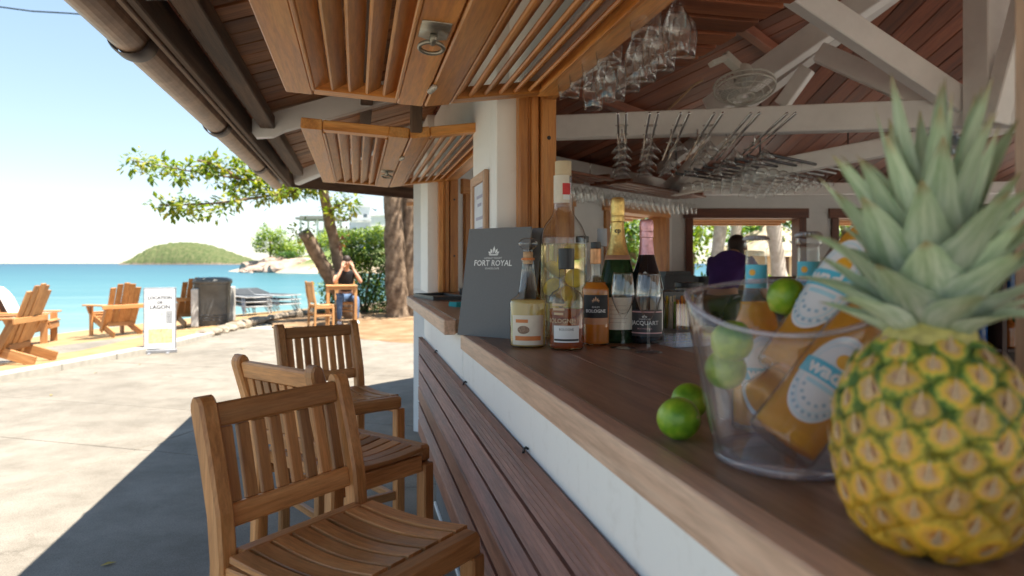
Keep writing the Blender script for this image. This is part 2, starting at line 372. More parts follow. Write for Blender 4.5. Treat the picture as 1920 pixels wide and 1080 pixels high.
SAND = sandmat('golden_sand', (.275, .17, .08), (.345, .225, .113), (.40, .27, .145), 3)
DIRT = sandmat('sandy_earth', (.16, .098, .05), (.25, .16, .09), (.33, .235, .145), 2)
LAWN = sandmat('mown_lawn', (.07, .11, .02), (.13, .18, .04), (.22, .25, .08), 1)
KER = [(-18, -8), (-9.5, -1), (-5.6, 4.5), (-3.73, 8.38), (-2.92, 10.55), (-2.54, 12.5), (-2.06, 15.3), (-.91, 18.2), (1.6, 21.5), (7, 25), (16, 28)]
def poly_len(P):
    L = [0]
    for a, b in zip(P, P[1:]): L.append(L[-1]+math.dist(a, b))
    return L
KL = poly_len(KER)
def ker(s):
    for i in range(len(KER)-1):
        if s <= KL[i+1] or i == len(KER)-2:
            t = (s-KL[i])/(KL[i+1]-KL[i]); a, b = Vector(KER[i]), Vector(KER[i+1])
            p = a.lerp(b, t)
            i0 = max(i-1, 0) if t < .5 else i; i1 = i+1 if t < .5 else min(i+2, len(KER)-1)
            tg = (Vector(KER[i1])-Vector(KER[i0])).normalized()
            return p, tg, Vector((-tg.y, tg.x))
def sand_z(t): return .045-.088*max(0, t-.5)
def sand_at(x, y):
    best = 1e9
    for i in range(len(KER)-1):
        a, b = Vector(KER[i]), Vector(KER[i+1]); ab = b-a; u = max(0, min(1, (Vector((x, y))-a).dot(ab)/ab.dot(ab))); best = min(best, (a+ab*u-Vector((x, y))).length)
    return sand_z(best)
# ground under everything on the land side
gv = [(-.9+1, 60, -.03), (80, 60, -.03), (80, -40, -.03), (-18, -40, -.03)]+[(x, y, -.03) for x, y in KER]
COR = sandmat('pale_bounce_ground', (.40, .36, .28), (.48, .44, .35), (.55, .50, .42), 1)  # ground made pale so that it bounces sunlight up under the roof
tag(obj('ground', mesh('ground', gv, [tuple(range(len(gv)))[::-1]], COR)), kind='structure')
v = []; f = []; nS = 90; nT = 22
for i in range(nS+1):
    p, tg, nn = ker(KL[-1]*i/nS)
    for j in range(nT+1):
        t = -.1+9*(j/nT)**1.3; q = p+nn*t
        v.append((q.x, q.y, sand_z(t)+.02*fbm(q.x*1.3, q.y*1.3)*(1 if j else 0)))
for i in range(nS):
    for j in range(nT): a = i*(nT+1)+j; f.append((a, a+nT+1, a+nT+2, a+1))
tag(obj('sand', mesh('sand', v, f, SAND, True)), kind='structure')
# dirt under the trees, on top of the paving's far end
dv = []; df = []
pts = [(-1.95, 15.6), (-1.5, 13.9), (-.2, 11.9), (.5, 11.0), (1.6, 10.3), (9, 9), (22, 14), (16, 27.5), (7, 24.6), (1.8, 21.2), (-.95, 18.0)]
cx_ = sum(p[0] for p in pts)/len(pts); cy_ = sum(p[1] for p in pts)/len(pts)
fine = []
for i in range(len(pts)):
    a, b = Vector(pts[i]), Vector(pts[(i+1) % len(pts)])
    for k in range(6):
        q = a.lerp(b, k/6); fine.append((q.x+.12*NZ.noise(Vector((q.x*2, q.y*2, 3))), q.y+.12*NZ.noise(Vector((q.x*2, q.y*2, 8)))))
dv = [(x, y, .004) for x, y in fine]+[(.75*x+.25*cx_, .75*y+.25*cy_, .03) for x, y in fine]+[(cx_, cy_, .05)]
n_ = len(fine)
df = [(i, (i+1) % n_, n_+(i+1) % n_, n_+i) for i in range(n_)]+[(n_+i, n_+(i+1) % n_, 2*n_) for i in range(n_)]
tag(obj('dirt_ground', mesh('dirt_ground', dv, [q[::-1] for q in df], DIRT, True)), kind='structure')
# pavement: cast slabs with open joints
JOINT = plain('joint_dirt', (.10, .085, .07), .95, noise=.3)
pav = tag(obj('pavement', mesh('pavement', [(-14, -8, -.022), (24, -8, -.022), (24, 10.2, -.022), (-.5, 13.5, -.022), (-2.4, 13.4, -.022), (-5, 6, -.022), (-9.7, -1, -.022)], [(0, 1, 2, 3, 4, 5, 6)], JOINT)), kind='structure')
U = Vector((.875, -.485)); V_ = Vector((.485, .875))
vj = [-8.2, -5.6, -3.0, -.6, 1.4, 3.70, 4.82, 6.9, 9.0, 11.2, 13.4]
uj = [-9.5, -6.6, -3.7, -.95, 1.9, 4.8, 7.7, 10.6]
for i in range(len(vj)-1):
    for j in range(len(uj)-1):
        c = U*((uj[j]+uj[j+1])/2)+V_*((vj[i]+vj[i+1])/2)
        if c.y < -6.5 or c.x > 14 or c.x < -9 or c.y > 14 or (c.y > 10 and c.x > 1.5): continue
        a = U*(uj[j]+.004)+V_*((vj[i]+vj[i+1])/2); b = U*(uj[j+1]-.004)+V_*((vj[i]+vj[i+1])/2)
        board('slab', (a.x, a.y, -.06+.0008*((i*7+j*3) % 3)), (b.x, b.y, -.06+.0008*((i*5+j) % 3)), vj[i+1]-vj[i]-.008, .12, CONC, pav, ch=.005)
# pale ground behind the bar, added and spread wide to bounce sun inside
GP = sandmat('pale_garden_bounce', (.50, .47, .42), (.60, .57, .52), (.66, .63, .58), 1)
tag(obj('garden_bounce_ground', mesh('garden_bounce_ground', [(2.0, 8.6, .012), (9.4, 7.3, .012), (10.2, 2.0, .012), (7.0, -6, .012), (24, -6, .012), (24, 14.5, .012), (7, 16.5, .012), (2.0, 12.0, .012)], [(0, 1, 2, 3, 4, 5, 6)], GP)), kind='structure')
# kerb: pale cast strip, then rough stones
KERB = plain('pale_kerb', (.37, .34, .29), .8, noise=.16, nscale=9, bump=.25)
STONE = plain('rough_stone', (.27, .22, .165), .9, noise=.5, nscale=5, bump=.8)
kr = empty('kerb', (0, 0, 0), kind='structure')
s = KL[1]; iS = 0
s_end = KL[5]-.2
while s < s_end:
    p, tg, nn = ker(s); q, _, _ = ker(s+.9)
    board('kerb_block', (p.x-nn.x*.08, p.y-nn.y*.08, .012), (q.x-nn.x*.08, q.y-nn.y*.08, .012), .20, .15, KERB, kr, ch=.012, ext=-.006); s += .9
def rock_me(name, sx, sy, sz, seed, mat, sub=2, rough=.35):
    bm = bmesh.new(); bmesh.ops.create_icosphere(bm, subdivisions=sub, radius=1)
    for q in bm.verts:
        d = 1+rough*NZ.noise(q.co*1.3+Vector((seed*7.1, seed*3.3, 0)))+.4*rough*NZ.noise(q.co*3+Vector((seed, 0, 9)))
        q.co = Vector((q.co.x*sx*d, q.co.y*sy*d, q.co.z*sz*d))
    me = bpy.data.meshes.new(name); bm.to_mesh(me); bm.free(); me.materials.append(mat); return me
k = 0
while s < KL[8]-.5:
    p, tg, nn = ker(s); L = random.uniform(.30, .50)
    o = obj('kerb_stone', rock_me('kerb_stone', L*.55, random.uniform(.12, .18), random.uniform(.07, .12), k, STONE, 2, .3), kr, Matrix.Translation((p.x-nn.x*.05, p.y-nn.y*.05, .05)) @ Matrix.Rotation(math.atan2(tg.y, tg.x)+random.uniform(-.2, .2), 4, 'Z'))
    s += L; k += 1
# sea
m, ns, ln, p = new_mat('turquoise_sea')
g = N(ns, 'NewGeometry'); ls = N(ns, 'VectorMath', operation='LENGTH'); ln.new(g.outputs['Position'], ls.inputs[0])
lg = N(ns, 'Math', operation='LOGARITHM'); lg.inputs[1].default_value = 10; ln.new(ls.outputs['Value'], lg.inputs[0])
mr = N(ns, 'MapRange'); mr.inputs[1].default_value = 1.1; mr.inputs[2].default_value = 3.4; ln.new(lg.outputs[0], mr.inputs[0])
nz = N(ns, 'TexNoise', Scale=1.0, Detail=4.0); mp = N(ns, 'Mapping'); mp.inputs['Scale'].default_value = (.05, .35, 1); mp.inputs['Rotation'].default_value = (0, 0, .22)
ln.new(g.outputs['Position'], mp.inputs[0]); ln.new(mp.outputs[0], nz.inputs['Vector'])
ad = N(ns, 'Math', operation='MULTIPLY_ADD'); ad.inputs[1].default_value = .28; ln.new(nz.outputs[0], ad.inputs[0]); ln.new(mr.outputs[0], ad.inputs[2])
sb = N(ns, 'Math', operation='SUBTRACT'); sb.inputs[1].default_value = .14; ln.new(ad.outputs[0], sb.inputs[0])
rp = ramp(ns, (0, (.20, .29, .26)), (.12, (.115, .22, .215)), (.28, (.042, .145, .17)), (.5, (.016, .095, .128)), (.75, (.009, .066, .105)), (1, (.007, .050, .092)))
ln.new(sb.outputs[0], rp.inputs[0]); ln.new(rp.outputs[0], p.inputs['Base Color'])
p.inputs['Roughness'].default_value = .3; p.inputs['IOR'].default_value = 1.33; p.inputs['Specular IOR Level'].default_value = .12
w1 = N(ns, 'TexNoise', Scale=1.0, Detail=5.0, Roughness=.6); mp2 = N(ns, 'Mapping'); mp2.inputs['Scale'].default_value = (.9, 2.2, 1); mp2.inputs['Rotation'].default_value = (0, 0, .22)
ln.new(g.outputs['Position'], mp2.inputs[0]); ln.new(mp2.outputs[0], w1.inputs['Vector'])
b = N(ns, 'Bump', Strength=.35, Distance=.12); ln.new(w1.outputs[0], b.inputs['Height']); ln.new(b.outputs[0], p.inputs['Normal'])
SEA = m
tag(obj('sea', mesh('sea', [(-7000, -3000, -.35), (7000, -3000, -.35), (7000, 9000, -.35), (-7000, 9000, -.35)], [(0, 1, 2, 3)], SEA)), kind='structure')
# island: a heightfield on its own axes
def hillmat(name, stops, rock, lo, hi):
    m, ns, ln, p = new_mat(name); g = N(ns, 'NewGeometry'); tc = N(ns, 'TexCoord')
    n = N(ns, 'TexNoise', Scale=.22, Detail=9.0, Roughness=.8); ln.new(tc.outputs['Object'], n.inputs['Vector'])
    r = ramp(ns, *stops); ln.new(n.outputs[0], r.inputs[0])
    sp = N(ns, 'SeparateXYZ'); ln.new(tc.outputs['Object'], sp.inputs[0])
    mr = N(ns, 'MapRange'); mr.inputs[1].default_value = lo; mr.inputs[2].default_value = hi
    nn2 = N(ns, 'Math', operation='MULTIPLY_ADD'); nn2.inputs[1].default_value = -(hi-lo)*3; ln.new(n.outputs[0], nn2.inputs[0]); 
    of = N(ns, 'Math', operation='ADD'); of.inputs[1].default_value = (hi-lo)*1.5; ln.new(sp.outputs[2], of.inputs[0]); ln.new(of.outputs[0], nn2.inputs[2]); ln.new(nn2.outputs[0], mr.inputs[0])
    x = N(ns, 'Mix', data_type='RGBA'); x.inputs[6].default_value = (*rock, 1); ln.new(mr.outputs[0], x.inputs[0]); ln.new(r.outputs[0], x.inputs[7]); ln.new(x.outputs[2], p.inputs['Base Color'])
    p.inputs['Roughness'].default_value = .95; p.inputs['Specular IOR Level'].default_value = .1
    return m
IS = hillmat('island_scrub', ((.3, (.035, .06, .024)), (.46, (.075, .098, .04)), (.6, (.12, .125, .06)), (.75, (.19, .16, .10))), (.18, .14, .11), .6, 3)
D = 900; cI = C(374, 494, D); ry = Matrix.Rotation(-YAW, 4, 'Z')
v = []; f = []; nx, ny = 200, 50
prof = [(-1, 0), (-.93, .18), (-.8, .55), (-.62, .86), (-.4, .98), (-.1, 1.0), (.2, .84), (.5, .5), (.75, .24), (.92, .08), (1, 0)]
def pr(u):
    for (a, b), (c, d) in zip(prof, prof[1:]):
        if u <= c: return b+(d-b)*(u-a)/(c-a)
    return 0
for i in range(nx+1):
    u = -1+2*i/nx
    for j in range(ny+1):
        w = -1+2*j/ny; hgt = 29*pr(u)*(1-abs(w)**2.2)**.8
        hgt += (1.8*fbm(u*14, w*6, 2)+1.7*abs(fbm(u*55, w*26, 5))) if hgt > 1.2 else 0
        v.append((u*86, w*46, max(hgt, 0)-.6))
for i in range(nx):
    for j in range(ny): a = i*(ny+1)+j; f.append((a, a+ny+1, a+ny+2, a+1))
tag(obj('island', mesh('island', v, f, IS, True), None, Matrix.Translation((cI.x, cI.y, -.2)) @ ry), kind='structure')
# headland across the bay
HD = hillmat('headland_ground', ((.3, (.06, .10, .03)), (.5, (.12, .16, .05)), (.65, (.22, .21, .11)), (.75, (.36, .30, .2))), (.42, .33, .24), .7, 2.0)
v = []; f = []; nx, ny = 70, 24
cH = C(700, 494, 150)
for i in range(nx+1):
    u = i/nx; x = -32+u*86
    for j in range(ny+1):
        w = -1+2*j/ny
        e = min(1, max(0, (x+30)/26))**.8; hgt = (5.2*e+1.2*min(1, max(0, (x-4)/20)))*(1-abs(w)**2)**.7
        v.append((x, w*(8+32*e), max(0, hgt+(.5*fbm(x*.2, w*3) if hgt > .6 else 0))-.5))
for i in range(nx):
    for j in range(ny): a = i*(ny+1)+j; f.append((a, a+ny+1, a+ny+2, a+1))
tag(obj('headland', mesh('headland', v, f, HD, True), None, Matrix.Translation((cH.x, cH.y, -.2)) @ ry), kind='structure')
# ---- the beach bar ---------------------------------------------------------------
Z = lambda z: H+z
bar = empty('beach_bar', (0, 0, 0), 'open sided beach bar with white piers, folded up louvred shutters and a dark wooden counter', 'bar')
def bb(name, x0, x1, y0, y1, z0, z1, mat, par=bar, ch=.004): return blk(name, x0, x1, y0, y1, Z(z0), Z(z1), mat, par, ch)
# counter slabs (boards along the bar) and the dwarf wall below
cnt = obj('counter_top', MB().box(.37, .80, -.7, 2.215, Z(-.276), Z(-.262)).me('counter_top', COUNTER), bar)
bb('lit_edge_strip', .333, .3732, -.7, 2.22, -.281, -.2300, EDGE_LIT, cnt, .0025)  # split off the slab to carry the paler, lit colour
for x0, x1 in ((.3735, .530), (.531, .688), (.689, .846)): bb('counter_board', x0, x1, -.7, 2.22, -.262, -.230, COUNTER, cnt, .0012)
cn2 = obj('counter_top', MB().box(.33, .80, 2.30, 4.0, Z(-.236), Z(-.222)).me('counter_top', COUNTER), bar)
bb('lit_edge_strip', .287, .328, 2.29, 4.03, -.241, -.1905, EDGE_LIT, cn2, .004)
for x0, x1 in ((.3285, .50), (.501, .672), (.673, .846)): bb('counter_board', x0, x1, 2.295, 4.028, -.222, -.190, COUNTER, cn2, .0012)
v = [(x, y, Z(z)) for z in (-.241, -.1905) for x, y in ((.29, 4.031), (.846, 4.031), (.846, 4.9), (.47, 4.46))]
obj('counter_end', mesh('counter_end', v, [(3, 2, 1, 0), (4, 5, 6, 7), (0, 1, 5, 4), (1, 2, 6, 5), (2, 3, 7, 6), (3, 0, 4, 7)], COUNTER), cn2)
bb('dwarf_wall', .345, .55, -.7, 2.24, -.89, -.283, WHITE, ch=.003)
bb('dwarf_wall', .343, .55, 2.242, 3.55, -.89, -.2425, WHITE, ch=.003)
bb('dwarf_wall', .52, .70, 3.552, 4.98, -1.25, -.2425, WHITE, ch=.003)
bb('plinth', .405, .55, -.7, 3.54, -1.25, -.892, PLINTH, ch=.003)
bb('base_strip', .392, .404, -.7, 3.54, -1.25, -1.232, WHITE, ch=.002)
# ribbed hardwood cladding in boards
def ribbed(y0, y1, h):
    n = 5; v = []; f = []
    pr_ = []
    for k in range(n*2+1):
        pr_.append((-h/2+h*k/(n*2)+(.0022 if k % 2 else 0), .0115-(.0055 if k % 2 else 0)))
    pr_ = [(-h/2, -.0115)]+pr_+[(h/2, -.0115)]
    for x in (-(y1-y0)/2, (y1-y0)/2): v += [(x, a, b) for a, b in pr_]
    k = len(pr_)
    f = [(i, (i+1) % k, k+(i+1) % k, k+i) for i in range(k)]+[tuple(range(k))[::-1], tuple(range(k, 2*k))]
    return mesh('cladding_board', v, f, CLAD)
clad = obj('cladding', MB().box(.3405, .3445, -.7, 3.60, Z(-.888), Z(-.392)).me('cladding_batten', BLACK), bar)
hB = .074; zt = -.386
for k in range(6):
    zc = zt-hB/2-k*(hB+.0115)
    if k in (0, 1, 2, 4):
        me = ribbed(-.7, 3.605, hB)
        Mx = Matrix.Translation((.3275, 1.4525, Z(zc))) @ Matrix(((0, 0, -1, 0), (1, 0, 0, 0), (0, -1, 0, 0), (0, 0, 0, 1)))
        obj('cladding_board', me, clad, Mx)
    else: bb('cladding_board', .3165, .3395, -.7, 3.605, zc-hB/2, zc+hB/2, CLAD, clad, .004)
for y in (.55, 1.35, 2.15, 2.95): 
    obj('hook', MB().tube([(.331, y, Z(-.387)), (.333, y, Z(-.379)), (.338, y+.004, Z(-.376)), (.343, y+.006, Z(-.380))], .0028, 6).me('hook', BLACK, True), clad)
# piers, jambs, upper wall
bb('pier', .456, .645, 2.24, 2.70, -.232, .98, WHITE)
bb('pier', .456, .645, 4.50, 4.98, -.192, .98, WHITE)
bb('upper_wall', .50, .64, -.45, 2.238, .575, .96, WHITE)
bb('upper_wall', .50, .64, 2.702, 4.498, .575, .96, WHITE)
for y, zb in ((2.19, -.229), (4.45, -.189)):
    bb('jamb', .524, .556, y, y+.048, zb, .572, JAMB); bb('jamb', .557, .566, y+.012, y+.049, zb, .572, SHUT); bb('jamb', .567, .598, y+.02, y+.048, zb, .572, JAMB)
    bb('jamb', .602, .654, y+.006, y+.048, zb, .572, JAMB)
    for z in (.42, .05): 
        b_ = obj('bolt_head', MB().lathe([(0, .004), (.006, .003), (.007, 0)], 10, 0, Matrix.Translation((.628, y+.006, Z(z))) @ Matrix.Rotation(R(90), 4, 'X')).me('bolt_head', BLACK, True), bar)
for y in (2.702, 4.982): bb('jamb', .57, .648, y, y+.04, -.19, .572, JAMB)
bb('jamb', .664, .80, .42, .5775, -.2295, .70, wood('grey_brown_post', (.40, .23, .13), (.52, .32, .20), (.62, .40, .26), .5, 1), ch=.006)
bb('jamb', .606, .648, -.45, 2.188, .545, .5735, JAMB); bb('jamb', .606, .648, 2.744, 4.448, .545, .5735, JAMB)
# folded shutters hanging under the eave
def shutter_leaf(a, b, y0, y1, ns_, latch=None, hook=None):
    "a, b: (x, z) of the two long edges of the leaf's underside"
    ax = Vector((b[0]-a[0], 0, b[1]-a[1])); w = ax.length; ax.normalize(); up = Vector((-ax.z, 0, ax.x)); L = y1-y0; t = .040
    M = Matrix(((ax.x, 0, up.x, a[0]), (0, 1, 0, y0), (ax.z, 0, up.z, Z(a[1])), (0, 0, 0, 1)))
    st = .078; rl = .062
    mb = MB()
    fr = obj('shutter', box_me(L, st, t, SHUT, .004), bar, M @ Matrix.Translation((st/2, L/2, t/2)) @ Matrix.Rotation(R(90), 4, 'Z'))
    iv = Matrix.Rotation(R(-90), 4, 'Z') @ Matrix.Translation((-st/2, -L/2, -t/2))
    def sub(name, me, Ml): return obj(name, me, fr, iv @ Ml)
    sub('stile', box_me(L, st, t, SHUT, .004), Matrix.Translation((w-st/2-.002, L/2, t/2)) @ Matrix.Rotation(R(90), 4, 'Z'))
    for yc in (rl/2, L-rl/2): sub('rail', box_me(w-2*st-.004, rl, t-.004, SHUT, .003), Matrix.Translation((w/2, yc, t/2)))
    iw = w-2*st-.004; p = iw/ns_
    for k in range(ns_):
        xc = st+.001+p*(k+.5)
        sub('slat', box_me(L-2*rl, p*.98, .011, SHUT, .003), Matrix.Translation((xc, L/2, t*.5)) @ Matrix.Rotation(R(-33), 4, 'Y') @ Matrix.Rotation(R(90), 4, 'Z'))
    for x in (st+.004, w-st-.006): sub('bead', box_me(L-2*rl, .009, .012, SHUT, .002), Matrix.Translation((x, L/2, .0035)) @ Matrix.Rotation(R(90), 4, 'Z'))
    for y in (latch or []):
        x = w-.042; y -= y0
        mb = MB(); mb.add([(x-.030, y+.015, -.003), (x+.030, y+.015, -.003), (x+.030, y-.08, -.003), (x-.030, y-.08, -.003), (x-.030, y+.015, .002), (x+.030, y+.015, .002), (x+.030, y-.08, .002), (x-.030, y-.08, .002), (x, y+.033, -.003), (x, y+.033, .002)],
                          [(0, 8, 1, 2, 3), (4, 7, 6, 5, 9), (0, 3, 7, 4), (1, 5, 6, 2), (2, 6, 7, 3), (0, 4, 9, 8), (8, 9, 5, 1)])
        mb.tube([(x, y-.01, -.003), (x, y-.008, -.012), (x, y+.006, -.016)], .008, 8)
        ring = [(x+.026*math.cos(q), y+.026+.026*math.sin(q), -.020-.004*math.sin(q)) for q in [2*math.pi*i/18 for i in range(19)]]
        mb.tube(ring, .0048, 7);
        sub('latch', mb.me('latch', METAL, True), Matrix.Identity(4))
    for y in (hook or []):
        y -= y0; mb = MB(); mb.tube([(w+.006, y-.028, -.006), (w-.002, y+.028, -.006)], .0065, 8)
        for q in range(4): mb.tube([(w+.005-.002*q, y-.022+.014*q, -.006), (w+.0045-.002*q, y-.018+.014*q, -.006)], .0085, 8)
        sub('bolt', mb.me('bolt', plain('pale_bolt', (.55, .52, .46), .5, .3), True), Matrix.Identity(4))
    return fr
for y0, y1, lat, hk in ((.30, 2.10, [1.44, .6], [1.86]), (2.64, 4.385, [3.66], [3.12])):
    shutter_leaf((-.2025, .503), (.200, .480), y0, y1, 5, lat, hk)
    shutter_leaf((.204, .480), (.640, .540), y0, y1, 6)
bb('strut', .20, .245, 2.60, 2.632, .50, .72, DARKW); bb('strut', .20, .25, 4.40, 4.44, .50, .72, DARKW)
# roof: eave polygon rising to an apex
EV = [Vector(p) for p in ((-.52, -.85), (-.52, 5.69), (3.18, 8.60), (9.3, 7.2), (9.9, 2.2), (6.6, -1.2), (1.6, -1.9))]
AP = Vector((3.3, 2.75)); ZE = .695; ZA = ZE+.33*(AP.x+.52)
def roof_z(i, p):
    a, b = EV[i], EV[(i+1) % len(EV)]; n = Vector((b.y-a.y, -(b.x-a.x))).normalized()
    dA = (AP-a).dot(n); return ZE+(ZA-ZE)*((Vector(p)-a).dot(n))/dA
n_ = len(EV)
rv = [(p.x, p.y, Z(ZE+.035)) for p in EV]+[(AP.x, AP.y, Z(ZA+.035))]+[(p.x, p.y, Z(ZE+.09)) for p in EV]+[(AP.x, AP.y, Z(ZA+.09))]
rf = [((i+1) % n_, i, n_) for i in range(n_)]+[(n_+1+i, n_+1+(i+1) % n_, 2*n_+1) for i in range(n_)]+[(i, (i+1) % n_, n_+1+(i+1) % n_, n_+1+i) for i in range(n_)]
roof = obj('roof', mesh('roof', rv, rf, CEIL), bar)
def along(i, wid, over):
    a, b = EV[i], EV[(i+1) % n_]; L = (b-a).length; t = (b-a)/L; n = Vector((t.y, -t.x)); dA = (AP-a).dot(n); sA = (AP-a).dot(t)
    k = int(L/wid)
    for q in range(k):
        s = (q+.5)*L/k; m = dA*(s/sA if s < sA else (L-s)/(L-sA))
        if m < .12: continue
        def P(d): return (a.x+t.x*s+n.x*d, a.y+t.y*s+n.y*d, Z(ZE+.018+(ZA-ZE)*d/dA))
        up = Vector((-n.x*(ZA-ZE)/dA, -n.y*(ZA-ZE)/dA, 1)); w = L/k-.009
        dz = random.uniform(-.004, .004)
        e = min(over, m)
        A = Vector(P(.02)); B = Vector(P(e)); A.z += dz; B.z += dz
        board('soffit_plank', A, B, w, .018, SOFFIT_LIT, roof, up, .002)
        if m > over+.1:
            A = Vector(P(over+.006)); B = Vector(P(m-.01)); A.z += dz; B.z += dz
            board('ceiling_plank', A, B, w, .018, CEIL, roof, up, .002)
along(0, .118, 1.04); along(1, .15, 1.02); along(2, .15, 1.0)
# fascias, gutter, purlins, rafters
bb('fascia', -.525, -.50, -.85, 5.69, .612, .715, DARKW)
bb('fascia', -.542, -.5255, -.85, 5.69, .606, .640, wood('fascia_lip', (.12, .07, .045), (.24, .15, .095), (.34, .22, .15), .7, 1), ch=.003)
a, b = EV[1], EV[2]; board('fascia', (a.x, a.y, Z(.665)), (b.x, b.y, Z(.665)), .11, .028, DARKW, bar, up=(-.618, .786, 0))
a, b = EV[2], EV[3]; board('fascia', (a.x, a.y, Z(.665)), (b.x, b.y, Z(.665)), .11, .028, DARKW, bar, up=(.22, .975, 0))
bb('eave_sun_stop', -.612, -.5, -.85, 5.72, .737, .752, DARKW, ch=.002)  # unseen strip added to stop sunlight through the gap behind the gutter
bb('purlin', -.455, -.385, -.7, 5.3, .655, .715, DARKW)
bb('purlin', .02, .08, -.3, 5.2, .79, .845, DARKW)
gm = MB(); r_ = .052; gx, gz = -.63, .652; prof_ = []
for i in range(13):
    q = math.pi+math.pi*i/12; prof_.append((gx+r_*math.cos(q), gz+r_*math.sin(q)))
prof_ = [(gx-r_-.004, gz+.006)]+prof_+[(gx+r_+.012, gz+.012)]
pin = [(gx+(x-gx)*.93, gz+(z-gz)*.93+.002) for x, z in prof_]
ring_ = prof_+pin[::-1]; K = len(ring_)
gv_ = [(x, y, Z(z)) for y in (-.85, 5.80) for x, z in ring_]
gut = obj('gutter', mesh('gutter', gv_, [(i, K+i, K+(i+1) % K, (i+1) % K) for i in range(K)]+[tuple(range(K)), tuple(range(K, 2*K))[::-1]], GUT), bar)
for y in (.93, 2.17, 3.40, 4.75):
    mb = MB(); pts_ = [(gx+(r_+.006)*math.cos(math.pi+math.pi*i/14), gz+(r_+.006)*math.sin(math.pi+math.pi*i/14)) for i in range(15)]
    w_ = .045; vv = []; 
    for yy, e in ((y-w_, 0), (y-w_*.7, .005), (y+w_*.7, .005), (y+w_, 0)):
        vv += [(gx+(x-gx)*(1+e*12), yy, Z(gz+(z-gz)*(1+e*12))) for x, z in pts_]
    ff = [(r0*15+i, r0*15+i+1, (r0+1)*15+i+1, (r0+1)*15+i) for r0 in range(3) for i in range(14)]
    mb.add(vv, ff); mb.box(gx+r_, -.525, y-.02, y+.02, Z(gz-.012), Z(gz+.01))
    mb.tube([(gx-r_-.004, y, Z(gz-.01)), (gx-r_-.010, y, Z(gz+.012)), (gx-r_-.005, y, Z(gz+.02))], .004, 6)
    obj('gutter_collar', mb.me('gutter_collar', GUTD, True), gut)
def rafter(y, x1=.5):
    zb = lambda x: .60+.33*(x+.49); v = []
    out = [(-.49, zb(-.49)+.10), (-.49, zb(-.49)+.03), (-.475, zb(-.475)+.005), (-.40, zb(-.40)-.012), (-.34, zb(-.34)), (x1, zb(x1)), (x1, zb(x1)+.12)]
    for yy in (y-.03, y+.03): v += [(x, yy, Z(z)) for x, z in out]
    k = len(out); obj('rafter', mesh('rafter', v, [tuple(range(k)), tuple(range(k, 2*k))[::-1]]+[(i, k+i, k+(i+1) % k, (i+1) % k) for i in range(k)], WGREY), bar)
for y in (-.15, 1.70, 3.52): rafter(y)
board('rafter', (-.47, 5.62, Z(.675)), (.47, 4.92, Z(1.0)), .06, .13, WGREY, bar, ch=.012)
# inner walls of the far sides
def wallrun(A, B, th, z0, z1, ops, zs, zh, mat, fmat):
    A = Vector(A); B = Vector(B); t = (B-A).normalized(); L = (B-A).length; nrm = Vector((-t.y, t.x))
    def seg(name, s0, s1, a, b, m, w=th, off=0):
        if s1-s0 < .01: return
        p = A+t*s0+nrm*(th/2+off); q = A+t*s1+nrm*(th/2+off)
        return board(name, (p.x, p.y, Z((a+b)/2)), (q.x, q.y, Z((a+b)/2)), w, b-a, m, bar, ch=.002)
    seg('inner_wall', 0, L, z0, zs, mat); seg('inner_wall', 0, L, zh, z1, mat)
    e = 0
    for s0, s1 in ops+[(L, L)]:
        seg('inner_wall', e, s0, zs+.001, zh-.001, mat); e = s1
    for s0, s1 in ops:
        fw = .085
        seg('window_frame', s0-.03, s1+.03, zh-.065, zh+.05, fmat, th+.06); seg('window_frame', s0, s1, zs+.001, zs+.035, fmat, th+.06)
        for a, b in ((s0, s0+fw), (s1-fw, s1)):
            p = A+t*((a+b)/2)+nrm*th/2
            board('window_frame', (p.x, p.y, Z(zs+.036)), (p.x, p.y, Z(zh-.066)), th+.06, fw, fmat, bar, up=(t.x, t.y, 0), ch=.004)
        # propped shutter seen edge on outside the head
        for k in range(3):
            p = A+t*(s0+.06)+nrm*(th+.15+.16*k); q = A+t*(s1-.06)+nrm*(th+.15+.16*k)
            board('shutter_slat', (p.x, p.y, Z(zh-.06-.02*k)), (q.x, q.y, Z(zh-.06-.02*k)), .13, .03, SHUT, bar, ch=.003)
wB0, wB1 = (.52, 4.99), (3.64, 7.45); wC1 = (9.7, 6.07)
wallrun(wB0, wB1, .17, -1.25, .98, [(.36, 1.86), (2.43, 3.85)], -.19, .60, IWALL, JAMB)
wallrun(wB1, wC1, .17, -1.25, .98, [(.16, 1.58), (1.88, 3.32), (3.64, 5.0)], -.19, .60, IWALL, FRAME)
for x, y in ((9.0, 3.9), (8.9, 1.6), (6.3, -.35), (3.9, -1.0)): bb('pier', x-.12, x+.12, y-.12, y+.12, -1.25, .92, WHITE)
# trusses of the roof, white painted
def beam(name, p, q, w, h, up=(0, 0, 1)): return board(name, p, q, w, h, WGREY, bar, up, .006)
beam('tie_beam', C(1040, 240, 4.50), C(1905, 210, 3.55), .10, .152)
beam('principal_rafter', C(1690, -45, 3.95), C(1330, 205, 4.75), .10, .15)
beam('brace', C(1455, -38, 3.35), C(1800, 192, 3.62), .08, .135)
beam('brace', C(1535, 98, 4.0), C(1745, 192, 3.72), .08, .11)
beam('brace', C(1515, 128, 4.15), C(1465, 198, 4.25), .07, .085)
beam('king_post', C(1850, 236, 3.5), C(1850, -80, 3.5), .15, .15, (0, 1, 0))
beam('brace', C(1862, 232, 3.40), C(1935, -40, 3.3), .09, .10, (1, 0, 0))
beam('brace', C(1252, 352, 7.6), C(1385, 232, 4.9), .09, .12)
beam('brace', C(1256, 356, 7.6), C(1440, 318, 5.0), .09, .15)
beam('tie_beam', C(1390, 328, 4.9), C(1905, 228, 4.2), .10, .12)
beam('wall_plate', C(1255, 356, 7.8), C(1905, 352, 7.2), .14, .12)
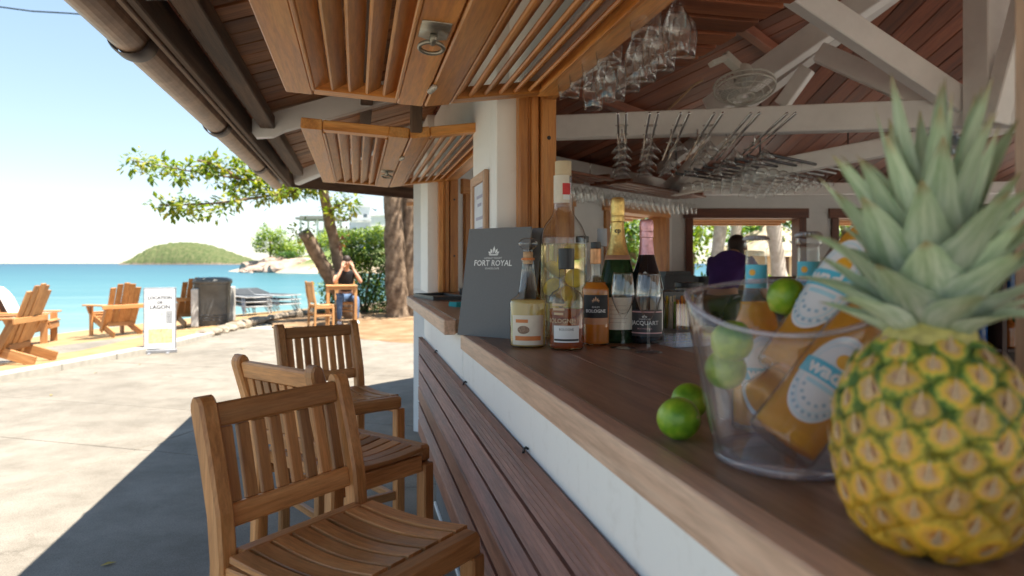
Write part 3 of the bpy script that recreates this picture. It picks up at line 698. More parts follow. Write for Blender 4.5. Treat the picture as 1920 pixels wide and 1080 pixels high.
for d0 in (1.7, 2.6):
    p = EV[0]+(AP-EV[0])*(d0/3.82); q = EV[1]+(AP-EV[1])*(d0/3.82); z = ZE+(ZA-ZE)*d0/3.82-.03
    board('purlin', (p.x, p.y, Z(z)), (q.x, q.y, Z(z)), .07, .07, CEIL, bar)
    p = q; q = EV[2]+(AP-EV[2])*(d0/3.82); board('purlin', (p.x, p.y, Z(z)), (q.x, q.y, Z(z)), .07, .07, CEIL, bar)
for i in (1, 2):
    p = EV[i]; board('hip_rafter', (p.x+.3*(AP.x-p.x), p.y+.3*(AP.y-p.y), Z(ZE+.3*(ZA-ZE)-.05)), (AP.x, AP.y, Z(ZA-.06)), .09, .11, WGREY, bar)
# bar floor inside
tag(obj('bar_floor', MB().box(.56, 8.9, -1.0, 6.3, .002, .012).me('bar_floor', plain('bar_floor_tiles', (.56, .53, .48), .5, noise=.15)), None), kind='structure')
# ---- bar stools ----------------------------------------------------------------------
ZC = H-.2295                  # top of the near counter
def make_stool(xs=1.0, seat=.68, top=.972, mat=TEAK, my=TEAK_Y, mz=TEAK_Z):
    t = empty('bar_stool', (0, 0, 0))
    w = .178*xs
    for s in (-1, 1):
        x = s*w
        strip('rear_leg', [(x, -.178, 0), (x, -.168, .3), (x, -.160, seat-.02), (x, -.170, seat+.07), (x, -.198, seat+.18), (x, -.226, top-.018), (x, -.2285, top-.007), (x, -.2305, top+.002), (x, -.2315, top+.006)], (1, 0, 0), .040, .042, mz, t, .006, [1, 1, 1, 1, 1, 1, .88, .58, .22])
        board('front_leg', (x, .185, 0), (x, .185, seat-.052), .040, .040, mat, t, (0, 1, 0), .004)
        board('side_rail', (x, -.140, seat-.050), (x, .163, seat-.050), .022, .050, mat, t)
        board('stretcher', (x, -.150, .24), (x, .166, .24), .020, .032, mat, t)
    yb = lambda z: -.163-.066*(z-seat)/(top-seat)
    board('top_rail', (-w+.019, yb(top-.036), top-.036), (w-.019, yb(top-.036), top-.036), .024, .050, mat, t, (0, -.22, 1), .005)
    board('lower_rail', (-w+.019, yb(seat+.058), seat+.058), (w-.019, yb(seat+.058), seat+.058), .022, .046, mat, t, (0, -.22, 1), .004)
    n = 8; sp = (2*w-.040)/n
    for k in range(n):
        x = -w+.020+sp*(k+.5)
        za, zb = seat+.081, top-.061
        board('back_slat', (x, yb(za), za), (x, yb(zb), zb), .029, .011, mat, t, (0, 1, .22), .002)
    board('front_rail', (-w-.004, .186, seat-.025), (w+.004, .186, seat-.025), .046, .052, mat, t, ch=.009)
    board('rear_rail', (-w+.021, -.138, seat-.016), (w-.021, -.138, seat-.016), .030, .034, mat, t)
    board('footrest', (-w+.021, .185, .26), (w-.021, .185, .26), .024, .036, mat, t)
    board('stretcher', (-w+.021, -.170, .30), (w-.021, -.170, .30), .020, .030, mat, t)
    n = 8; sp = 2*(w+.018)/n
    for k in range(n):
        x = -w-.018+sp*(k+.5); u = abs(k-3.5)/3.5
        q = [(x, -.121+.283*j/8, seat-.004-(.010+.006*(1-u*u))*math.sin(math.pi*min(1, (j+.3)/8.6))) for j in range(9)]
        strip('seat_slat', q, (1, 0, 0), sp-.009, .014, my, t, .002)
    return t
st0 = make_stool()
for k, (x, y, a, lb) in enumerate(((-.016, 1.447, -46.4, 'nearest slatted teak bar stool, facing the counter, cut off by the bottom of the picture'),
                                  (-.047, 2.155, 39.4, 'middle slatted teak bar stool seen from behind its backrest, half hidden by the nearest stool'),
                                  (-.067, 3.04, -62, 'farthest slatted teak bar stool, standing by the far end of the counter cladding'))):
    o = st0 if k == 0 else copy_tree(st0)
    o.location = (x, y, .003); o.rotation_euler = (0, 0, R(a-90)); tag(o, lb, 'bar stool', 'teak bar stools along the counter')
# ---- on the counter: menu ----------------------------------------------------------------
def on_counter(px, py, z=None): return G(px, py, ZC if z is None else z)
def face(p): return math.atan2(-p.y, -p.x)
MENU = plain('grey_menu_cover', (.15, .15, .15), .6, noise=.06, nscale=200, bump=.05)
mn = empty('menu', (.318, 2.185, ZC), 'dark grey menu with FORT ROYAL lettering and small crest, standing upright on the counter', 'menu')
ex = Vector((.476-.318, 2.0-2.185, 0)); wM = .248; ex.normalize(); ny = Vector((-ex.y, ex.x, 0)); ny = -ny if ny.dot(Vector((0, 1, 0))) < 0 else ny
upv = (Vector((0, 0, 1))+ny*.13+ex*.035).normalized(); nrm = ex.cross(upv).normalized()   # nrm points to the viewer
def mpt(x, y, o=0): return ex*x+upv*y+nrm*o
def slab_pts(x0, x1, y0, y1, o0, o1): return [mpt(x, y, o) for o in (o0, o1) for y in (y0, y1) for x in (x0, x1)]
BOXF = [(0, 2, 3, 1), (4, 5, 7, 6), (0, 1, 5, 4), (2, 6, 7, 3), (0, 4, 6, 2), (1, 3, 7, 5)]
obj('front_cover', mesh('front_cover', slab_pts(0, wM, 0, .345, -.004, 0), BOXF, MENU), mn)
obj('pages', mesh('pages', slab_pts(.004, wM-.004, .004, .340, -.010, -.0045), BOXF, WPAPER), mn)
bk = [Vector(p) for p in slab_pts(0, wM, 0, .345, -.0148, -.0108)]
bk = [p+ny*.05*(p.dot(ex)/wM) for p in bk]
obj('back_cover', mesh('back_cover', bk, BOXF, MENU), mn)
def menu_art(name, geo, cx, cy, mat=WINK):
    v, f = geo; return obj(name, mesh(name, [mpt(cx+x, cy+y, .0006) for x, y, *_ in v], f, mat), mn)
menu_art('lettering', text_geo('FORT ROYAL', .0255, bold=.0004), .113, .232)
menu_art('lettering', text_geo('LANGLEY RESORT', .0088), .113, .2485); menu_art('lettering', text_geo('GUADELOUPE', .0088), .113, .2155)
cv = MB()
for cx, w_, h_, r0 in ((0, .010, .026, 0), (-.010, .009, .019, 28), (.010, .009, .019, -28), (-.018, .008, .015, 62), (.018, .008, .015, -62)):
    a = R(r0+90); d = Vector((math.cos(a), math.sin(a))); s_ = Vector((-d.y, d.x)); c0 = Vector((cx*.5, 0))
    cv.add([(*(c0),), (*(c0+d*h_*.55+s_*w_/2),), (*(c0+d*h_),), (*(c0+d*h_*.55-s_*w_/2),)], [(3, 2, 1, 0)])
cv.add([(-.020, -.001), (.020, -.001), (.016, -.005), (-.016, -.005)], [(3, 2, 1, 0)])
menu_art('crest', (cv.v, cv.f), .113, .262)
# ---- bottles and glasses ------------------------------------------------------------------
def bottle(name, p, lb, glass, prof, liq=None, inner=.003, group=None, cat='bottle', rz=0):
    t = empty(name, p, lb, cat, group)
    lathe('glass', prof, glass, t, n=32)
    if liq:
        mat, top = liq; q = [(0, .006)]; 
        for r, z in prof[1:]:
            if r <= 0 or z >= top: break
            q.append((max(r-inner, .001), max(z, .006)))
        r_last = q[-1][0]; q += [(r_last, top), (0, top)]
        lathe('liquid', q, mat, t, n=32)
    return t
def cyl_part(name, t, r, z0, z1, mat, n=24, b=.0015): return lathe(name, [(0, z0), (r-b, z0), (r, z0+b), (r, z1-b), (r-b, z1), (0, z1)], mat, t, n=n, smooth=False)
def band(name, t, r, z0, z1, mat, a=None, wid=None):
    "a paper band or a patch round the bottle"
    w = 2*math.pi*r*.999 if wid is None else wid
    return label_on(name, t, mat, r, a or 0, (z0+z1)/2, rect_geo(w, z1-z0, 40 if wid is None else 16))
GREENB = liquid('green_champagne_glass', (.05, .10, .045), 1.3, .03, .6); BLACKB = plain('black_bottle_glass', (.012, .012, .014), .06, noise=.1)
AMBER = liquid('dark_amber_rum', (.60, .16, .05), 1.25, .03, .6); ORANGE = liquid('golden_orange_rum', (.98, .42, .06), 1.22, .03, .75)
PALE = liquid('pale_yellow_rum', (.95, .78, .36), 1.2, .03, .85); BEER = liquid('amber_beer', (1.0, .58, .09), 1.25, .02, .8); WATERY = liquid('straw_spirit', (.97, .90, .60), 1.15, .03, .12)
# rum cream jug with round stopper
p = on_counter(990, 650); a = face(p)
t = bottle('rum_bottle', p, 'squat clear bottle of pale rum with glass ball stopper, leftmost of the front bottles', BGLASS,
  [(0, .001), (.044, .001), (.050, .006), (.0505, .02), (.0505, .120), (.048, .130), (.030, .142), (.024, .160), (.019, .20), (.016, .232), (.0175, .236), (.0175, .244), (.012, .245)], (PALE, .129))
lathe('stopper', smooth_prof([(0, .300), (.018, .298), (.0265, .286), (.023, .276), (.013, .268), (.0125, .262), (0, .262)], 4), BGLASS, t)
cyl_part('cork', t, .0135, .228, .262, CORK); cyl_part('wax_ring', t, .0185, .238, .245, ORANGEP)
L = band('paper_label', t, .0509, .010, .090, PAPER, a, .096)
band('print', L, .0511, .070, .079, ORANGEP, a-.35, .036); band('print', L, .0511, .022, .034, ORANGEP, a+.0, .075)
v, f = disc_geo(.034, .022); label_on('print', L, plain('sepia_print', (.30, .20, .14), .7, noise=.6, nscale=300), .0511, a-.25, .051, (v, f))
for k in range(4): band('print', L, .0511, .108-.0, .1085, INK, a, .01) if False else None
# amber rum with black cap
p = on_counter(1062, 654); a = face(p)
t = bottle('rum_bottle', p, 'clear round bottle of dark amber rum with a black cap and white label', BGLASS,
  [(0, .001), (.042, .001), (.0475, .006), (.048, .012), (.048, .128), (.046, .140), (.038, .152), (.024, .160), (.0195, .168), (.0195, .216), (.018, .217)], (AMBER, .108))
cyl_part('cap', t, .0215, .214, .270, BLACK)
L = band('paper_label', t, .0484, .022, .066, WPAPER, a, .072); band('print', L, .0486, .026, .031, INK, a, .070)
v, f = text_geo('BOLOGNE', .0085); label_on('lettering', L, INK, .0486, a, .056, (v, f))
v, f = text_geo('BOLOGNE', .0165, bold=.0003); label_on('lettering', t, plain('gold_print', (.62, .45, .28), .5), .0484, a-.35, .078, (v, f))
for k, y_ in enumerate((.118, .106, .094)): band('print', t, .0486, y_, y_+.006, plain('gold_print_line', (.62, .45, .28), .5) if k == 0 else bpy.data.materials['gold_print_line'], a-.45, .040-.006*k)
# orange bottle with black label
p = on_counter(1117, 646); a = face(p)
t = bottle('rum_bottle', p, 'slim bottle of golden orange rum with round shoulders and a black label', BGLASS,
  smooth_prof([(0, .001), (.034, .001), (.0392, .008), (.0395, .03), (.0395, .145), (.037, .162), (.027, .176), (.0165, .186), (.0145, .200), (.0142, .236)], 3), (ORANGE, .176))
cyl_part('foil', t, .0158, .228, .272, plain('copper_foil', (.60, .30, .14), .4, .5, .2, 60)); cyl_part('cap', t, .0145, .272, .290, BLACK)
L = band('paper_label', t, .0400, .078, .142, INK, a, .078); band('paper_label', t, .0400, .060, .0778, plain('copper_paper', (.60, .30, .16), .5), a, .078)
v, f = text_geo('BOLOGNE', .0125, bold=.0003); label_on('lettering', L, WINK, .0402, a, .097, (v, f))
v, f = text_geo('RHUM', .0075); label_on('lettering', L, WINK, .0402, a, .108, (v, f))
label_on('crest', L, plain('copper_print', (.66, .36, .2), .5), .0402, a, .124, (cv.v and [(x*.5, y*.55) for x, y, *_ in cv.v], cv.f))
# champagne bottles
CH = smooth_prof([(0, .004), (.036, .001), (.046, .002), (.0495, .012), (.0500, .06), (.0500, .165), (.047, .195), (.040, .228), (.029, .268), (.0205, .31), (.0175, .345)], 4)
p = on_counter(1158, 641); a = face(p)
t = bottle('champagne_bottle', p, 'tall green champagne bottle with crumpled gold foil neck, in the back row', GREENB, CH)
lathe('foil', smooth_prof([(.0372, .244), (.0300, .268), (.0215, .31), (.0190, .348), (.0200, .352), (.0200, .366), (.0192, .370), (.0205, .380), (.0200, .412), (.0150, .422), (0, .424)], 3), GOLD, t)
v, f = lathe_geo([(.0381, .2405), (.0352, .2535), (.0350, .2535)], 32); obj('foil_band', mesh('foil_band', v, f, plain('rose_gold_band', (.62, .36, .24), .4, .4), True), t)
v, f = text_geo('cp', .020, bold=.0004); label_on('monogram', t, INK, .0212, a, .325, (v, f))
L = band('paper_label', t, .0504, .040, .132, PAPER, a, .095)
for k in range(5): band('print', L, .0506, .060+.012*k, .0612+.012*k, plain('faint_print', (.45, .36, .28), .6) if k == 0 else bpy.data.materials['faint_print'], a, .05+.01*(k % 2))
p = on_counter(1212, 642); a = face(p)
sc = .86
t = bottle('champagne_bottle', p, 'black champagne bottle with pink foil and JACQUART label, behind the two flutes', BLACKB, [(r*1.0, z*sc) for r, z in CH])
lathe('foil', smooth_prof([(.0310, .215), (.0235, .250), (.0190, .295), (.0185, .303), (.0200, .307), (.0200, .320), (.0192, .324), (.0205, .332), (.0195, .350), (.0140, .357), (0, .358)], 3), PINK, t)
v, f = lathe_geo([(.0405, .190), (.0335, .213)], 32); obj('collar', mesh('collar', v, f, INK, True), t)
for r, z in ((.0412, .188), (.0332, .2145)): lathe('collar_band', [(r, z-.002), (r+.0006, z), (r-.0004, z+.002)], PINK, t)
L = band('paper_label', t, .0504, .022, .098, plain('charcoal_label', (.05, .045, .05), .5), a, .105)
for z in (.030, .090): band('print', L, .0507, z, z+.0035, plain('pink_print', (.72, .42, .42), .5) if z < .05 else bpy.data.materials['pink_print'], a, .105)
v, f = text_geo('JACQUART', .0165, bold=.0002); label_on('lettering', L, WINK, .0507, a-.1, .060, (v, f))
v, f = text_geo('CHAMPAGNE', .0055); label_on('lettering', L, WINK, .0507, a-.1, .071, (v, f)); v, f = text_geo('BRUT MOSAIQUE', .0055); label_on('lettering', L, bpy.data.materials['pink_print'], .0507, a-.1, .044, (v, f))
label_on('crest', L, WINK, .0507, a-.1, .077, ([(x*.35, y*.3) for x, y, *_ in cv.v], cv.f)); label_on('crest', t, WINK, .0378, a-.1, .199, ([(x*.3, y*.35) for x, y, *_ in cv.v], cv.f))
# the big jar-like bottle with fruit
p = on_counter(1056, 633); a = face(p)
t = bottle('infusion_bottle', p, 'very large clear bottle with yellow fruit inside and a paper seal over its cap', BGLASS,
  smooth_prof([(0, .003), (.058, .001), (.070, .010), (.072, .04), (.072, .285), (.069, .318), (.056, .350), (.038, .375), (.0305, .395), (.0290, .42), (.0270, .50)], 4), (WATERY, .290))
cyl_part('cap', t, .0255, .500, .545, plain('pale_screw_cap', (.62, .50, .32), .6, noise=.1))
FRU = plain('yellow_citrus_flesh', (.90, .66, .10), .5, noise=.2, nscale=40)
fo = None
for k in range(9):
    an = k*2.4; h_ = .05+.027*k; rr = .036
    v, f = lathe_geo([(0, -.006), (.026, -.006), (.030, -.003), (.030, .003), (.026, .006), (0, .006)], 18)
    obj('fruit_slice', mesh('fruit_slice', v, f, FRU, True), t, Matrix.Translation((rr*math.cos(an), rr*math.sin(an), h_)) @ Euler((1.2+.3*math.sin(k*3), .4*math.cos(k*5), an)).to_matrix().to_4x4())
band('paper_seal', t, .0302, .415, .500, PAPER, a-.3, .060); 
L = band('paper_seal', t, .0308, .440, .475, plain('red_print', (.55, .03, .03), .5), a+.35, .026); band('print', t, .0309, .425, .44, WPAPER, a+.35, .022)
# two more behind
p = on_counter(1129, 624)
t = bottle('spirit_bottle', p, 'slim clear bottle with grey cap showing between the big bottle and the green champagne', BGLASS, [(0, .001), (.032, .001), (.036, .006), (.036, .20), (.030, .225), (.014, .245), (.013, .30)], (WATERY, .19))
cyl_part('cap', t, .0165, .286, .345, plain('grey_cap', (.40, .42, .45), .5)); band('paper_label', t, .0364, .05, .15, WPAPER, face(p), .09)
p = on_counter(1092, 626)
t = bottle('spirit_bottle', p, 'clear bottle with small black stopper just behind the golden orange rum', BGLASS, [(0, .001), (.034, .001), (.038, .006), (.038, .21), (.030, .235), (.016, .250), (.015, .30)], (WATERY, .17))
cyl_part('stopper', t, .0215, .298, .318, BLACK); band('paper_label', t, .0384, .06, .16, plain('pale_blue_paper', (.50, .60, .70), .6), face(p), .08)
# champagne flutes on the counter
FL = smooth_prof([(0, .004), (.010, .0035), (.030, .0015), (.034, .001), (.034, .0018), (.012, .006), (.0045, .014), (.0036, .05), (.0042, .080), (.010, .090), (.022, .112), (.0310, .138), (.0325, .152), (.0300, .180), (.0265, .205)], 3)
FL = FL+[(r-.0011, z) for r, z in FL[::-1] if z > .092 and r > .008]+[(0, .092)]
fl_me = None
for px, py, lb in ((1168, 653, 'left empty champagne flute, in front of the green champagne bottle'), (1216, 661, 'right empty champagne flute, nearest the camera, in front of the JACQUART bottle')):
    o = obj('champagne_flute', mesh('champagne_flute', *lathe_geo(FL, 32), GLASS, True), None, Matrix.Translation(on_counter(px, py)))
    tag(o, lb, 'glass', 'champagne flutes on the counter')
# ---- limes -----------------------------------------------------------------------------------
def lime_mat():
    m, ns, ln, p = new_mat('lime_skin'); tc = N(ns, 'TexCoord'); n1 = N(ns, 'TexNoise', Scale=38.0, Detail=4.0); n2 = N(ns, 'TexVoronoi', Scale=420.0)
    ln.new(tc.outputs['Object'], n1.inputs['Vector']); ln.new(tc.outputs['Object'], n2.inputs['Vector'])
    r = ramp(ns, (.28, (.07, .21, .012)), (.5, (.20, .38, .02)), (.66, (.34, .48, .04)), (.8, (.56, .55, .10))); ln.new(n1.outputs[0], r.inputs[0]); ln.new(r.outputs[0], p.inputs['Base Color'])
    p.inputs['Roughness'].default_value = .32
    b = N(ns, 'Bump', Strength=.25, Distance=.001); ln.new(n2.outputs[0], b.inputs['Height']); ln.new(b.outputs[0], p.inputs['Normal']); return m
LIME = lime_mat()
lp = smooth_prof([(0, -1.10), (.12, -1.06), (.30, -.98), (.68, -.75), (.96, -.28), (1, .05), (.93, .40), (.70, .74), (.38, .95), (.14, 1.06), (.07, 1.05), (0, 1.02)], 3)
def lime(p, r, lb, rot, grp='limes', mat=None):
    t = obj('lime', mesh('lime', *lathe_geo([(a*r, b*r) for a, b in lp], 26), LIME, True), None, Matrix.Translation(p) @ Euler(rot).to_matrix().to_4x4())
    obj('stem_end', mesh('stem_end', *lathe_geo([(0, 1.06*r), (.05*r, 1.07*r), (.075*r, 1.03*r)], 8), CORK, True), t)
    return tag(t, lb, 'lime', grp)
q = on_counter(1279, 833); lime((q.x+.006, q.y+.022, ZC+.0275), .0275, 'green lime in front, on the wooden counter left of the ice bucket', (1.35, .2, .5))
q = on_counter(1306, 800); lime((q.x+.012, q.y+.045, ZC+.0265), .0265, 'green lime partly hidden behind the front lime, beside the bucket', (1.2, -.3, 2.2))
# ---- ice bucket ------------------------------------------------------------------------------
BC = Vector((.4856, .700, ZC)); fa = math.atan2(-BC.y, -BC.x)
def bucket():
    n = 64; prof = [(.0735, 0), (.0785, .004), (.0800, .010), (.0865, .04), (.0935, .08), (.1010, .12), (.1075, .155), (.1115, .185), (.1135, .205)]
    v = []; f = []
    def ztop(q): return .200-.050*max(0, math.cos(q-fa))**1.5+.006*math.cos(2*(q-fa))
    def ring(r, z, sc=True):
        for j in range(n):
            q = 2*math.pi*j/n; zz = z*ztop(q)/.205 if sc else z; v.append((r*math.cos(q), r*math.sin(q), zz))
    for r, z in prof: ring(r, z)
    ring(.1120, .2065)
    for r, z in prof[::-1]: ring(max(r-.0045, 0), max(z, .012))
    k = len(v)//n
    for i in range(k-1):
        for j in range(n): f.append((i*n+j, i*n+(j+1) % n, (i+1)*n+(j+1) % n, (i+1)*n+j))
    f.append(tuple(range(n))[::-1]); f.append(tuple(range((k-1)*n, k*n)))
    return mesh('ice_bucket', v, f, ACRYL, True)
ib = empty('ice_bucket', BC, 'clear acrylic ice bucket with beer bottles and limes inside, on the counter beside the pineapple', 'ice bucket')
obj('bucket_wall', bucket(), ib)
tube('rim', [(.1122*math.cos(q), .1122*math.sin(q), (.200-.050*max(0, math.cos(q-fa))**1.5+.006*math.cos(2*(q-fa)))*1.006) for q in [2*math.pi*i/72 for i in range(73)]], .0032, thin_glass('bright_acrylic_rim', (.90, .89, .97), .12, .08, .22, .8), ib, 8)
lathe('foot_ring', smooth_prof([(.066, .001), (.074, .0005), (.0805, .005), (.0805, .011), (.076, .015)], 3), thin_glass('violet_acrylic_edge', (.86, .84, .95), .10, .06, .12, .7), ib, n=48)
# beer bottles lie and stand in it
BP = smooth_prof([(0, .003), (.022, .001), (.029, .003), (.0305, .010), (.0305, .05), (.0305, .115), (.028, .138), (.019, .165), (.0145, .190), (.0130, .225), (.0132, .232), (.0150, .235), (.0150, .242), (.0132, .245)], 3)
CAPM = plain('silver_crown_cap', (.40, .40, .41), .38, .75, .25, 300); CYAN = plain('cyan_print', (.10, .52, .68), .5, noise=.06); CYAN2 = plain('pale_cyan_print', (.45, .70, .78), .5); SUNP = plain('orange_sun_print', (.85, .42, .03), .5)
def crown(t, z, r=.0158, k=1):
    n = 42; v = []; f = []
    for rr, zz, w in ((.0150, 0, .0012), (.0158, .0015, .0012), (.0145, .0045, .0003), (.0115, .0062, 0), (0, .0066, 0)):
        for j in range(n): q = 2*math.pi*j/n; e = rr*k+w*k*(1 if j % 2 else -1); v.append((e*math.cos(q), e*math.sin(q), z+zz*k))
    for i in range(4):
        for j in range(n): f.append((i*n+j, i*n+(j+1) % n, (i+1)*n+(j+1) % n, (i+1)*n+j))
    obj('crown_cap', mesh('crown_cap', v, f, CAPM), t)
def beer(base, top, k, lb, spin, lab=(.058, .105, .072), neck=True):
    "k scales the bottle; spin turns the label round the axis, 0 = towards the eye"
    base = Vector(base); top = Vector(top); zx = (top-base).normalized()
    e = Vector((0, 0, H))-base; e = (e-zx*e.dot(zx)).normalized(); y = zx.cross(e)
    M = Matrix(((e.x, y.x, zx.x, base.x), (e.y, y.y, zx.y, base.y), (e.z, y.z, zx.z, base.z), (0, 0, 0, 1)))
    t = bpy.data.objects.new('beer_bottle', None); COL.objects.link(t); t.matrix_world = M; t.empty_display_size = .05
    tag(t, lb, 'bottle', 'beer bottles in the ice bucket')
    pr_ = [(r*k, z*k) for r, z in BP]
    lathe('glass', pr_, BGLASS, t, n=30)
    q = [(0, .008*k)]+[((r-.0022)*k, z*k) for r, z in BP if .008 < z < .165 and r > .01]; q.append((q[-1][0], .165*k)); q.append((0, .165*k)); lathe('liquid', q, BEER, t, n=30)
    crown(t, .2445*k, k=k)
    w_, h_, zc = (c*k for c in lab); r = .0309*k
    L = label_on('paper_label', t, WPAPER, r, spin, zc, disc_geo(w_, h_))
    def art(nm, mat, geo, x, y_, off=.0004):
        v, f = geo; return label_on(nm, L, mat, r, spin, zc, ([(x*k+a*1.0, y_*k+b*1.0) for a, b, *_ in v], f), off=.0006+off)
    ringv = MB()
    for s_ in (.93, .80):
        a_, b_ = w_*s_/2, h_*s_/2; m_ = 40; vv = []
        for j in range(m_): q_ = 2*math.pi*j/m_; vv += [(a_*math.cos(q_), b_*math.sin(q_)), ((a_-.0007*k)*math.cos(q_), (b_-.0007*k)*math.sin(q_))]
        ringv.add([(x, y_, 0) for x, y_ in vv], [(2*j, 2*((j+1) % m_), 2*((j+1) % m_)+1, 2*j+1) for j in range(m_)])
    art('print', CYAN2, (ringv.v, ringv.f), 0, 0)
    art('print', CYAN, rect_geo(w_*1.06, .0155*k, 14), 0, .004)
    art('lettering', WINK, text_geo('wado', .0175*k, bold=.0007*k), 0, .0045, .0008)
    art('print', SUNP, disc_geo(.013*k, .013*k), .003, .0195)
    art('print', CYAN2, rect_geo(w_*.55, .0035*k, 10), 0, -.0085)
    dots = MB()
    for rr, m_ in ((.020, 11), (.013, 7)):
        for j in range(m_):
            q_ = math.pi+math.pi*(j+.5)/m_; cx, cy = rr*math.cos(q_)*k, (-.010+rr*1.25*math.sin(q_))*k; s_ = .0014*k
            dots.add([(cx-s_, cy-s_, 0), (cx+s_, cy-s_, 0), (cx+s_, cy+s_, 0), (cx-s_, cy+s_, 0)], [(0, 1, 2, 3)])
    art('print', plain('blue_grey_print', (.35, .50, .60), .5) if 'blue_grey_print' not in bpy.data.materials else bpy.data.materials['blue_grey_print'], (dots.v, dots.f), 0, 0)
    if neck:
        v, f = rect_geo(.030*k, .030*k, 10); nl = label_on('neck_label', t, CYAN, .0158*k, 0, .198*k, (v, f)); 
        v, f = rect_geo(.016*k, .006*k, 6); label_on('print', nl, WINK, .0160*k, -.2, .192*k, (v, f)); v, f = disc_geo(.008*k, .008*k); label_on('print', nl, SUNP, .0160*k, -.3, .203*k, (v, f))
    return t
A0 = C(1478, 716, .815); beer(A0, C(1478+.55*200, 716-.83*200, .825), 1.46, 'big beer bottle tilted on the bucket rim, its white oval label clear of the plastic', -.55, (.044, .085, .080))
B0 = C(1458, 838, .737); beer(B0, C(1458+.61*200, 838-.79*200, .750), 1.26, 'beer bottle tilted low in the bucket, label seen through clear plastic beside the pineapple', -.05, (.050, .084, .066))
E0_ = C(1420, 760, .80); beer(E0_, C(1600, 640, .86), .95, 'small beer bottle lying across the bottom of the bucket', 2.4, neck=False)
F0 = C(1588, 645, .872); beer(F0, C(1672, 450, .90), 1.20, 'amber beer bottle leaning right, half hidden behind the pineapple leaves', 2.6)
for px, k_, sp_, lb_ in ((1418, 1.07, .3, 'beer bottle standing behind the bucket, in front of the stooping bartender'), (1516, 1.09, .4, 'beer bottle standing behind the bucket, right of the one before the bartender')):
    q = C(px, 494, .945); q.z = ZC; o = beer(q, q+Vector((0, 0, 1)), k_, lb_, sp_); o['group'] = 'beer bottles standing behind the bucket'
lime(C(1372, 640, .785), .0235, 'yellow green lime resting high inside the ice bucket', (.5, .3, .2)); lime(C(1360, 692, .80), .0235, 'pale lime low against the left wall of the ice bucket', (1, .8, .2)); lime(C(1474, 556, .855), .023, 'lime wedged between the upright bottles at the back of the bucket', (.8, 0, 1))
# ---- pineapple ---------------------------------------------------------------------------------
PC = Vector((.4585, .470, ZC))
prP = [(0, .004), (.028, 0), (.048, .006), (.062, .024), (.0705, .055), (.0720, .085), (.069, .115), (.060, .142), (.045, .160), (.030, .170), (.0, .174)]
prS = smooth_prof(prP, 6)
pa = empty('pineapple', PC, 'ripe whole pineapple with a tall leafy crown standing on the counter in the right foreground', 'pineapple')
RIND = plain('green_rind_furrow', (.17, .21, .03), .6, noise=.4, nscale=40); lathe('flesh_core', [(max(r-.004, 0), z) for r, z in prS], RIND, pa, n=40)
def eye_mat():
    m, ns, ln, p = new_mat('pineapple_eye'); tc = N(ns, 'TexCoord'); oi = N(ns, 'ObjectInfo'); g = N(ns, 'NewGeometry')
    sp = N(ns, 'SeparateXYZ'); ln.new(tc.outputs['Object'], sp.inputs[0]); cb = N(ns, 'CombineXYZ'); ln.new(sp.outputs[0], cb.inputs[0]); ln.new(sp.outputs[1], cb.inputs[1])
    le = N(ns, 'VectorMath', operation='LENGTH'); ln.new(cb.outputs[0], le.inputs[0])
    n1 = N(ns, 'TexNoise', Scale=300.0, Detail=5.0, Roughness=.75); n2 = N(ns, 'TexNoise', Scale=75.0, Detail=2.0)
    for n_ in (n1, n2): ln.new(g.outputs['Position'], n_.inputs['Vector'])
    a1 = N(ns, 'Math', operation='MULTIPLY_ADD'); a1.inputs[1].default_value = .015; ln.new(n1.outputs[0], a1.inputs[0]); ln.new(le.outputs['Value'], a1.inputs[2])
    ma = N(ns, 'Math', operation='MULTIPLY_ADD'); ma.inputs[1].default_value = .012; ln.new(n2.outputs[0], ma.inputs[0]); ln.new(a1.outputs[0], ma.inputs[2])
    mr = N(ns, 'MapRange'); mr.inputs[1].default_value = .0105; mr.inputs[2].default_value = .0290; ln.new(ma.outputs[0], mr.inputs[0])
    r = ramp(ns, (.05, (.36, .15, .075)), (.16, (.56, .28, .17)), (.34, (.68, .42, .27)), (.50, (.66, .42, .15)), (.64, (.80, .47, .05)), (.76, (.62, .47, .06)), (.87, (.28, .35, .045)), (1, (.07, .15, .02))); ln.new(mr.outputs[0], r.inputs[0])
    sz = N(ns, 'SeparateXYZ'); ln.new(g.outputs['Position'], sz.inputs[0]); m2 = N(ns, 'MapRange'); m2.inputs[1].default_value = ZC+.12; m2.inputs[2].default_value = ZC+.01; ln.new(sz.outputs[2], m2.inputs[0])
    hs = N(ns, 'Mix', data_type='RGBA'); hs.inputs[7].default_value = (.84, .38, .012, 1); mm = N(ns, 'Math', operation='MULTIPLY'); mm.inputs[1].default_value = .72; ln.new(m2.outputs[0], mm.inputs[0]); ln.new(mm.outputs[0], hs.inputs[0]); ln.new(r.outputs[0], hs.inputs[6])
    hv = N(ns, 'HueSaturation'); q = N(ns, 'MapRange'); q.inputs[3].default_value = .7; q.inputs[4].default_value = 1.2; ln.new(oi.outputs['Random'], q.inputs[0]); ln.new(q.outputs[0], hv.inputs['Value']); ln.new(hs.outputs[2], hv.inputs['Color'])
    ln.new(hv.outputs[0], p.inputs['Base Color']); p.inputs['Roughness'].default_value = .42
    b = N(ns, 'Bump', Strength=.8, Distance=.002); ln.new(n1.outputs[0], b.inputs['Height']); ln.new(b.outputs[0], p.inputs['Normal']); return m
EYE = eye_mat(); BRACT = plain('dry_bract', (.62, .42, .24), .7, noise=.35, nscale=200)
